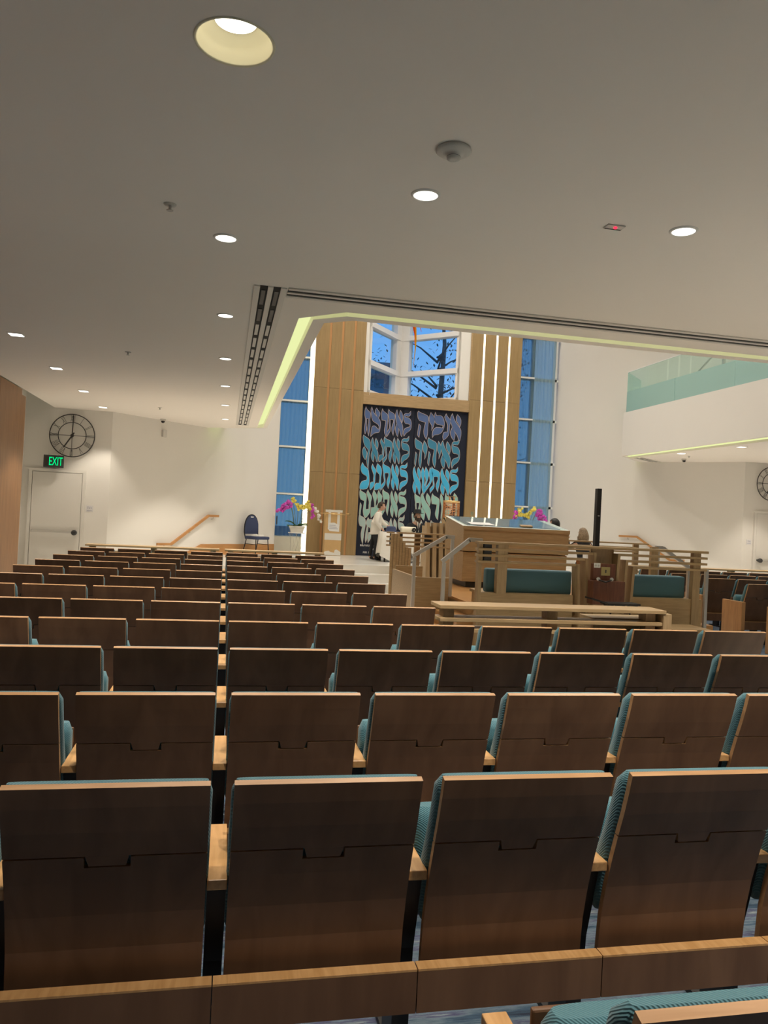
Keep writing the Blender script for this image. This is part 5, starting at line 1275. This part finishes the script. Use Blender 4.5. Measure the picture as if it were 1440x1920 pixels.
def person(label, loc, rz, H, pose, head_rot, shirt, trousers, hair, hair_long=0.0, loose=1.22, shoes='black_steel', face=True, jacket=False, feet=True):
    """standing or seated figure facing local +x; pose holds joint positions scaled by H"""
    t = thing('person', label, 'person', loc, rz)
    k = H / 1.75
    J = {a: Vector(b) * k for a, b in pose.items()}
    N = {}; E = []
    def nd(key, r): N[key] = (*J[key], r * k)
    nd('pelvis', 0.092); J['hem'] = J['pelvis'] + Vector((0.01, 0, -0.13 if pose['pelvis'][2] > 0.7 else -0.02)) * k; J['waist'] = J['pelvis'].lerp(J['belly'], 0.55)
    N['hem'] = (0, 0, 0, 0.118 * k); N['waist'] = (0, 0, 0, 0.080 * k); shirt_p = 0.105 * k
    for key, r, par in (('belly', 0.10, 'pelvis'), ('chest', 0.118, 'belly'), ('nape', 0.07, 'chest'), ('neck', 0.058, 'nape'), ('skull', 0.05, 'neck')):
        nd(key, r); E.append((par, key))
    for s in 'rl':
        for key, r, par in (('sh', 0.055, 'chest'), ('el', 0.040, 'sh'), ('wr', 0.028, 'el')):
            nd(key + s, r); E.append((par if par == 'chest' else par + s, key + s))
        hd_ = (J['wr' + s] - J['el' + s]).normalized()
        hand_nodes(N, E, 'wr' + s, 'h' + s, J['wr' + s], pose.get('hd' + s, hd_), (0.1, 0.2, 1.0) if abs(hd_.z) < 0.8 else (1, 0, 0), 0.35, k)
        for key, r, par in (('hip', 0.085, 'pelvis'), ('kn', 0.058, 'hip'), ('an', 0.042, 'kn'), ('toe', 0.034, 'an')):
            nd(key + s, r); E.append((par if par == 'pelvis' else par + s, key + s))
    Nb = {a: b for a, b in N.items() if a not in ('hem', 'waist')}
    body = skin_me(Nb, E, 'body', 'skin', 2)
    N['pelvis'] = (*J['pelvis'], 0.108 * k)
    hs = 0.235 * k ** 0.5; hc = J['skull'] + Vector((0.018, 0, 0.075)) * k ** 0.5
    add_head(body, hc, head_rot, h=hs, w=hs * 0.68, d=hs * 0.84)
    part('body', body, t)
    # clothes: own skin surfaces a little outside the body
    def cloth(keys, links, mat, name, extra):
        Nn = {a: (*J[a], N[a][3] * extra * (1.22 if a[:2] in ('el', 'wr') else 1.0)) for a in keys}
        return skin_me(Nn, links, name, mat, 2)
    top_keys = ['pelvis', 'hem', 'belly', 'chest', 'nape', 'shr', 'elr', 'wrr', 'shl', 'ell', 'wrl']
    J2 = dict(J)
    for s in 'rl': J['hip' + s] = J['pelvis'].lerp(J2['hip' + s], 1.0) ; J['wr' + s] = J2['el' + s].lerp(J2['wr' + s], 0.9)
    part('jacket' if jacket else 'shirt', cloth(top_keys, [('pelvis', 'belly'), ('belly', 'chest'), ('chest', 'nape'), ('chest', 'shr'), ('shr', 'elr'), ('elr', 'wrr'), ('chest', 'shl'), ('shl', 'ell'), ('ell', 'wrl'), ('pelvis', 'hem')], shirt, 'shirt', loose), t)
    J.update(J2)
    N['pelvis'] = (*J['pelvis'], 0.092 * k)
    part('trousers', cloth(['pelvis', 'waist', 'hipr', 'knr', 'anr', 'hipl', 'knl', 'anl'], [('pelvis', 'waist'), ('pelvis', 'hipr'), ('hipr', 'knr'), ('knr', 'anr'), ('pelvis', 'hipl'), ('hipl', 'knl'), ('knl', 'anl')], trousers, 'trousers', 1.18), t)
    for s in 'rl':
        part('shoe', skin_me({'a': (*J['an' + s], 0.062 * k), 'b': (*J['toe' + s].lerp(J['an' + s], 0.35), 0.048 * k), 'c': (*J['toe' + s], 0.040 * k)}, [('a', 'b'), ('b', 'c')], 'shoe', shoes, 2), t)
    hm = hair_me(hair, hs, hs * 0.68, hs * 0.84, hair_long); hm.transform(Matrix.Translation(hc) @ head_rot); part('hair', hm, t)
    if face: face_parts(t, hc, head_rot, hs * 0.68, hs, hs * 0.84)
    mb = MB(); c_ = J['nape'].lerp(J['neck'], 0.35)
    mb.lathe([(0.072 * k, -0.02 * k), (0.062 * k, 0.025 * k)], 16, c_, m='white_shirt' if shirt == 'black_cloth' and jacket else shirt, cap=False); mb.build('collar', parent=t)
    return t, hc, hs, J
RX = lambda yaw, pitch=0, roll=0: (Matrix.Rotation(yaw, 4, 'Z') @ Matrix.Rotation(pitch, 4, 'Y') @ Matrix.Rotation(roll, 4, 'X'))
STAND = dict(pelvis=(0, 0, 0.93), belly=(0.0, 0, 1.08), chest=(0.0, 0, 1.28), nape=(0.0, 0, 1.44), neck=(0.015, 0, 1.50), skull=(0.02, 0, 1.535),
             shr=(0.0, -0.17, 1.38), elr=(-0.02, -0.24, 1.10), wrr=(0.08, -0.23, 0.87), shl=(0.0, 0.17, 1.38), ell=(-0.02, 0.24, 1.10), wrl=(0.08, 0.23, 0.87),
             hipr=(0, -0.09, 0.88), knr=(0.02, -0.10, 0.49), anr=(-0.02, -0.10, 0.08), toer=(0.15, -0.12, 0.035), hipl=(0, 0.09, 0.88), knl=(0.02, 0.10, 0.49), anl=(-0.02, 0.10, 0.08), toel=(0.15, 0.12, 0.035))
# boy at the table, seen from the side, leaning on the cloth
pb = dict(STAND)
pb.update(belly=(0.03, 0, 1.08), chest=(0.06, 0, 1.27), nape=(0.10, 0, 1.43), neck=(0.13, 0, 1.49), skull=(0.145, 0, 1.52), shr=(0.06, -0.16, 1.36), elr=(0.02, -0.23, 1.11), wrr=(0.20, -0.20, 0.93),
          shl=(0.08, 0.16, 1.36), ell=(0.22, 0.20, 1.13), wrl=(0.40, 0.14, 1.02), knr=(0.05, -0.09, 0.49), anr=(0.0, -0.09, 0.08), toer=(0.17, -0.10, 0.035), hipr=(0.0, -0.062, 0.86), hipl=(0.0, 0.062, 0.86), knl=(-0.06, 0.09, 0.49), anl=(-0.12, 0.09, 0.09), toel=(0.04, 0.10, 0.035))
person('boy in a loose white shirt and black trousers standing at the white table', (3.76, 19.05, ZP), -0.12, 1.50, pb, RX(-0.1, 0.08), 'white_shirt', 'black_cloth', 'hair_dark', loose=1.5)
# bearded man in hat seated behind the table, facing the room
ps = dict(STAND)
sit = 0.44
ps.update({a: (v[0], v[1], v[2] - 0.47) for a, v in STAND.items() if a[:2] in ('pe', 'be', 'ch', 'na', 'ne', 'sk', 'sh')})
ps.update(shr=(0, -0.215, 0.90), shl=(0, 0.215, 0.90), elr=(0.10, -0.30, 0.66), wrr=(0.30, -0.16, 0.60), ell=(0.10, 0.30, 0.66), wrl=(0.30, 0.16, 0.60), hipr=(0.04, -0.09, 0.45), knr=(0.42, -0.12, 0.48), anr=(0.40, -0.12, 0.08), toer=(0.56, -0.13, 0.035), hipl=(0.04, 0.09, 0.45), knl=(0.42, 0.12, 0.48), anl=(0.40, 0.12, 0.08), toel=(0.56, 0.13, 0.035))
t, hc, hs, J = person('bearded man in a black hat and dark suit seated behind the white table', (5.06, 19.95, ZP), -PI / 2 + 0.25, 1.82, ps, RX(0.15, 0.05), 'black_cloth', 'black_cloth', 'hair_black', jacket=True)
rot = RX(0.15, 0.05); M_ = Matrix.Translation(hc) @ rot
mb = MB(); mb.lathe([(0.155, 0.0), (0.165, 0.006), (0.100, 0.014), (0.096, 0.07), (0.085, 0.11), (0.04, 0.102)], 28)
for v in mb.bm.verts: v.co.x *= 1.12
q = mb.build('hat', 'black_cloth', t); q.matrix_local = M_ @ Matrix.Translation((0.0, 0, hs * 0.27)) @ Matrix.Rotation(-0.08, 4, 'Y')
mb = MB(); mb.ball((hs * 0.29, 0, -hs * 0.42), (0.062, 0.066, 0.058), seg=14, ring=10); mb.ball((hs * 0.33, 0, -hs * 0.62), (0.05, 0.055, 0.075), seg=14, ring=10)
for s in (-1, 1): mb.ball((hs * 0.10, s * hs * 0.27, -hs * 0.22), (0.045, 0.018, 0.065), seg=10, ring=8)
q = mb.build('beard', 'hair_dark', t); q.matrix_local = M_
c_ = J['chest']; n_ = J['nape']
mb = MB(); mb.prism([(-0.055, n_.z + 0.02), (0.055, n_.z + 0.02), (0.0, c_.z - 0.10)], 'x', c_.x + 0.128, c_.x + 0.146); q = mb.build('shirt_front', 'white_shirt', t); q.matrix_local = Matrix.Identity(4)
mb = MB(); mb.prism([(-0.014, n_.z), (0.014, n_.z), (0.022, c_.z - 0.05), (-0.022, c_.z - 0.05)], 'x', c_.x + 0.1465, c_.x + 0.152); mb.build('tie', 'dark_grey', t)
t = thing('side_chair', 'black chair the bearded man sits on', 'chair', (5.05, 20.0, ZP), PI - 0.0)
MB().box(-0.23, 0.23, -0.23, 0.23, 0.36, 0.40, bev=0.01).build('seat', 'black_cloth', t)
MB().box(-0.22, 0.22, -0.27, -0.24, 0.45, 0.80, bev=0.01).build('backrest', 'black_cloth', t)
for sx_ in (-1, 1):
    MB().tube([(sx_ * 0.2, 0.2, 0.36), (sx_ * 0.21, 0.22, 0.0)], 0.012, 6).build('leg', 'black_steel', t)
    MB().tube([(sx_ * 0.2, -0.25, 0.80), (sx_ * 0.2, -0.2, 0.36), (sx_ * 0.21, -0.25, 0.0)], 0.012, 6).build('leg', 'black_steel', t)
# dark-haired man beyond the desk, seen from behind
pm = dict(STAND)
person('person with short black hair and white shirt standing behind the reading desk', (6.72, 14.75, 0.0), PI * 0.62, 1.80, pm, RX(0.25), 'white_shirt', 'black_cloth', 'hair_black')
# woman with bobbed hair holding up a phone
pw = dict(STAND)
pw.update(elr=(0.05, -0.24, 1.12), wrr=(0.22, -0.10, 1.20), ell=(0.14, 0.30, 1.26), wrl=(0.24, 0.27, 1.47), hdl=(0.2, -0.1, 1.0))
t, hc, hs, J = person('woman with blonde bobbed hair in a black top raising a phone', (7.50, 15.05, 0.0), PI * 0.52, 1.62, pw, RX(0.35), 'black_cloth', 'black_cloth', 'hair_blonde', hair_long=0.05)
q = J['wrl'] + Vector((0.03, 0.055, 0.115))
ph = MB().box(-0.005, 0.005, -0.038, 0.038, -0.075, 0.075, bev=0.003).build('phone', 'phone_blue')
ph.location = Matrix.Translation((7.50, 15.05, 0)) @ Matrix.Rotation(PI * 0.52, 4, 'Z') @ q; ph.rotation_euler = (0.1, 0.1, PI * 0.52 + 0.6)
tag(ph, 'dark blue phone held up by the woman with bobbed hair', 'phone')

# ------------------------------------------------------------------ outside
struct(MB().box(-60, 70, 22.9, 120, -0.6, -0.5).build('ground_outside', 'ground'))
def tree(x, y, h, label, seed):
    rg = random.Random(seed); t = thing('tree', label, 'tree', (x, y, -0.5), group='trees outside the windows')
    mb = MB(); mb.tube([(0, 0, 0), (0.1, 0, h * 0.4), (rg.uniform(-.3, .3), 0, h * 0.8), (0, 0, h)], [0.22, 0.17, 0.09, 0.03], 8)
    tips = []
    for i in range(16):
        a = rg.uniform(0, 2 * PI); z0 = h * rg.uniform(0.3, 0.9); L = h * rg.uniform(0.18, 0.34) * (1.15 - z0 / h)
        e_ = (L * math.cos(a), L * math.sin(a), z0 + L * rg.uniform(0.2, 0.7)); tips.append(e_)
        mb.tube([(0, 0, z0), (e_[0] * 0.5, e_[1] * 0.5, z0 + (e_[2] - z0) * 0.6), e_], [0.06, 0.035, 0.012], 5)
    mb.build('trunk_and_branches', 'bark', t)
    mb = MB()
    for i in range(1100):
        c = Vector(rg.choice(tips)) * rg.uniform(0.55, 1.1); c.z = max(h * 0.25, c.z) ; c += Vector((rg.gauss(0, .35), rg.gauss(0, .35), rg.gauss(0, .35)))
        d = Vector((rg.uniform(-1, 1), rg.uniform(-1, 1), rg.uniform(-1, 1))).normalized() * 0.10; s = d.cross(Vector((0, 0, 1)))
        if s.length < 0.01: continue
        s = s.normalized() * 0.045
        mb.bm.faces.new([mb.bm.verts.new(v) for v in (c - d, c + s, c + d, c - s)])
    f = mb.build('foliage', 'foliage', t); f['kind'] = 'stuff'
tree(6.0, 36, 10.5, 'dark leafy tree outside the left half of the bay window', 1)
tree(9.0, 33, 12.5, 'dark leafy tree outside the right half of the bay window', 2)
tree(14.5, 42, 16, 'taller dark tree further right outside the bay window', 3)
t = thing('neighbour_building', 'grey building with window bands outside behind the trees', 'building', (6.0, 52, -0.5))
MB().box(1.2, 6.0, 0, 8, 0, 12.9).build('block', 'far_wall', t)
for k in range(7):
    for i in range(2): MB().box(1.5 + 2.2 * i, 3.4 + 2.2 * i, -0.05, 0.0, 0.9 + 1.7 * k, 2.1 + 1.7 * k).build('window', 'far_glass', t)
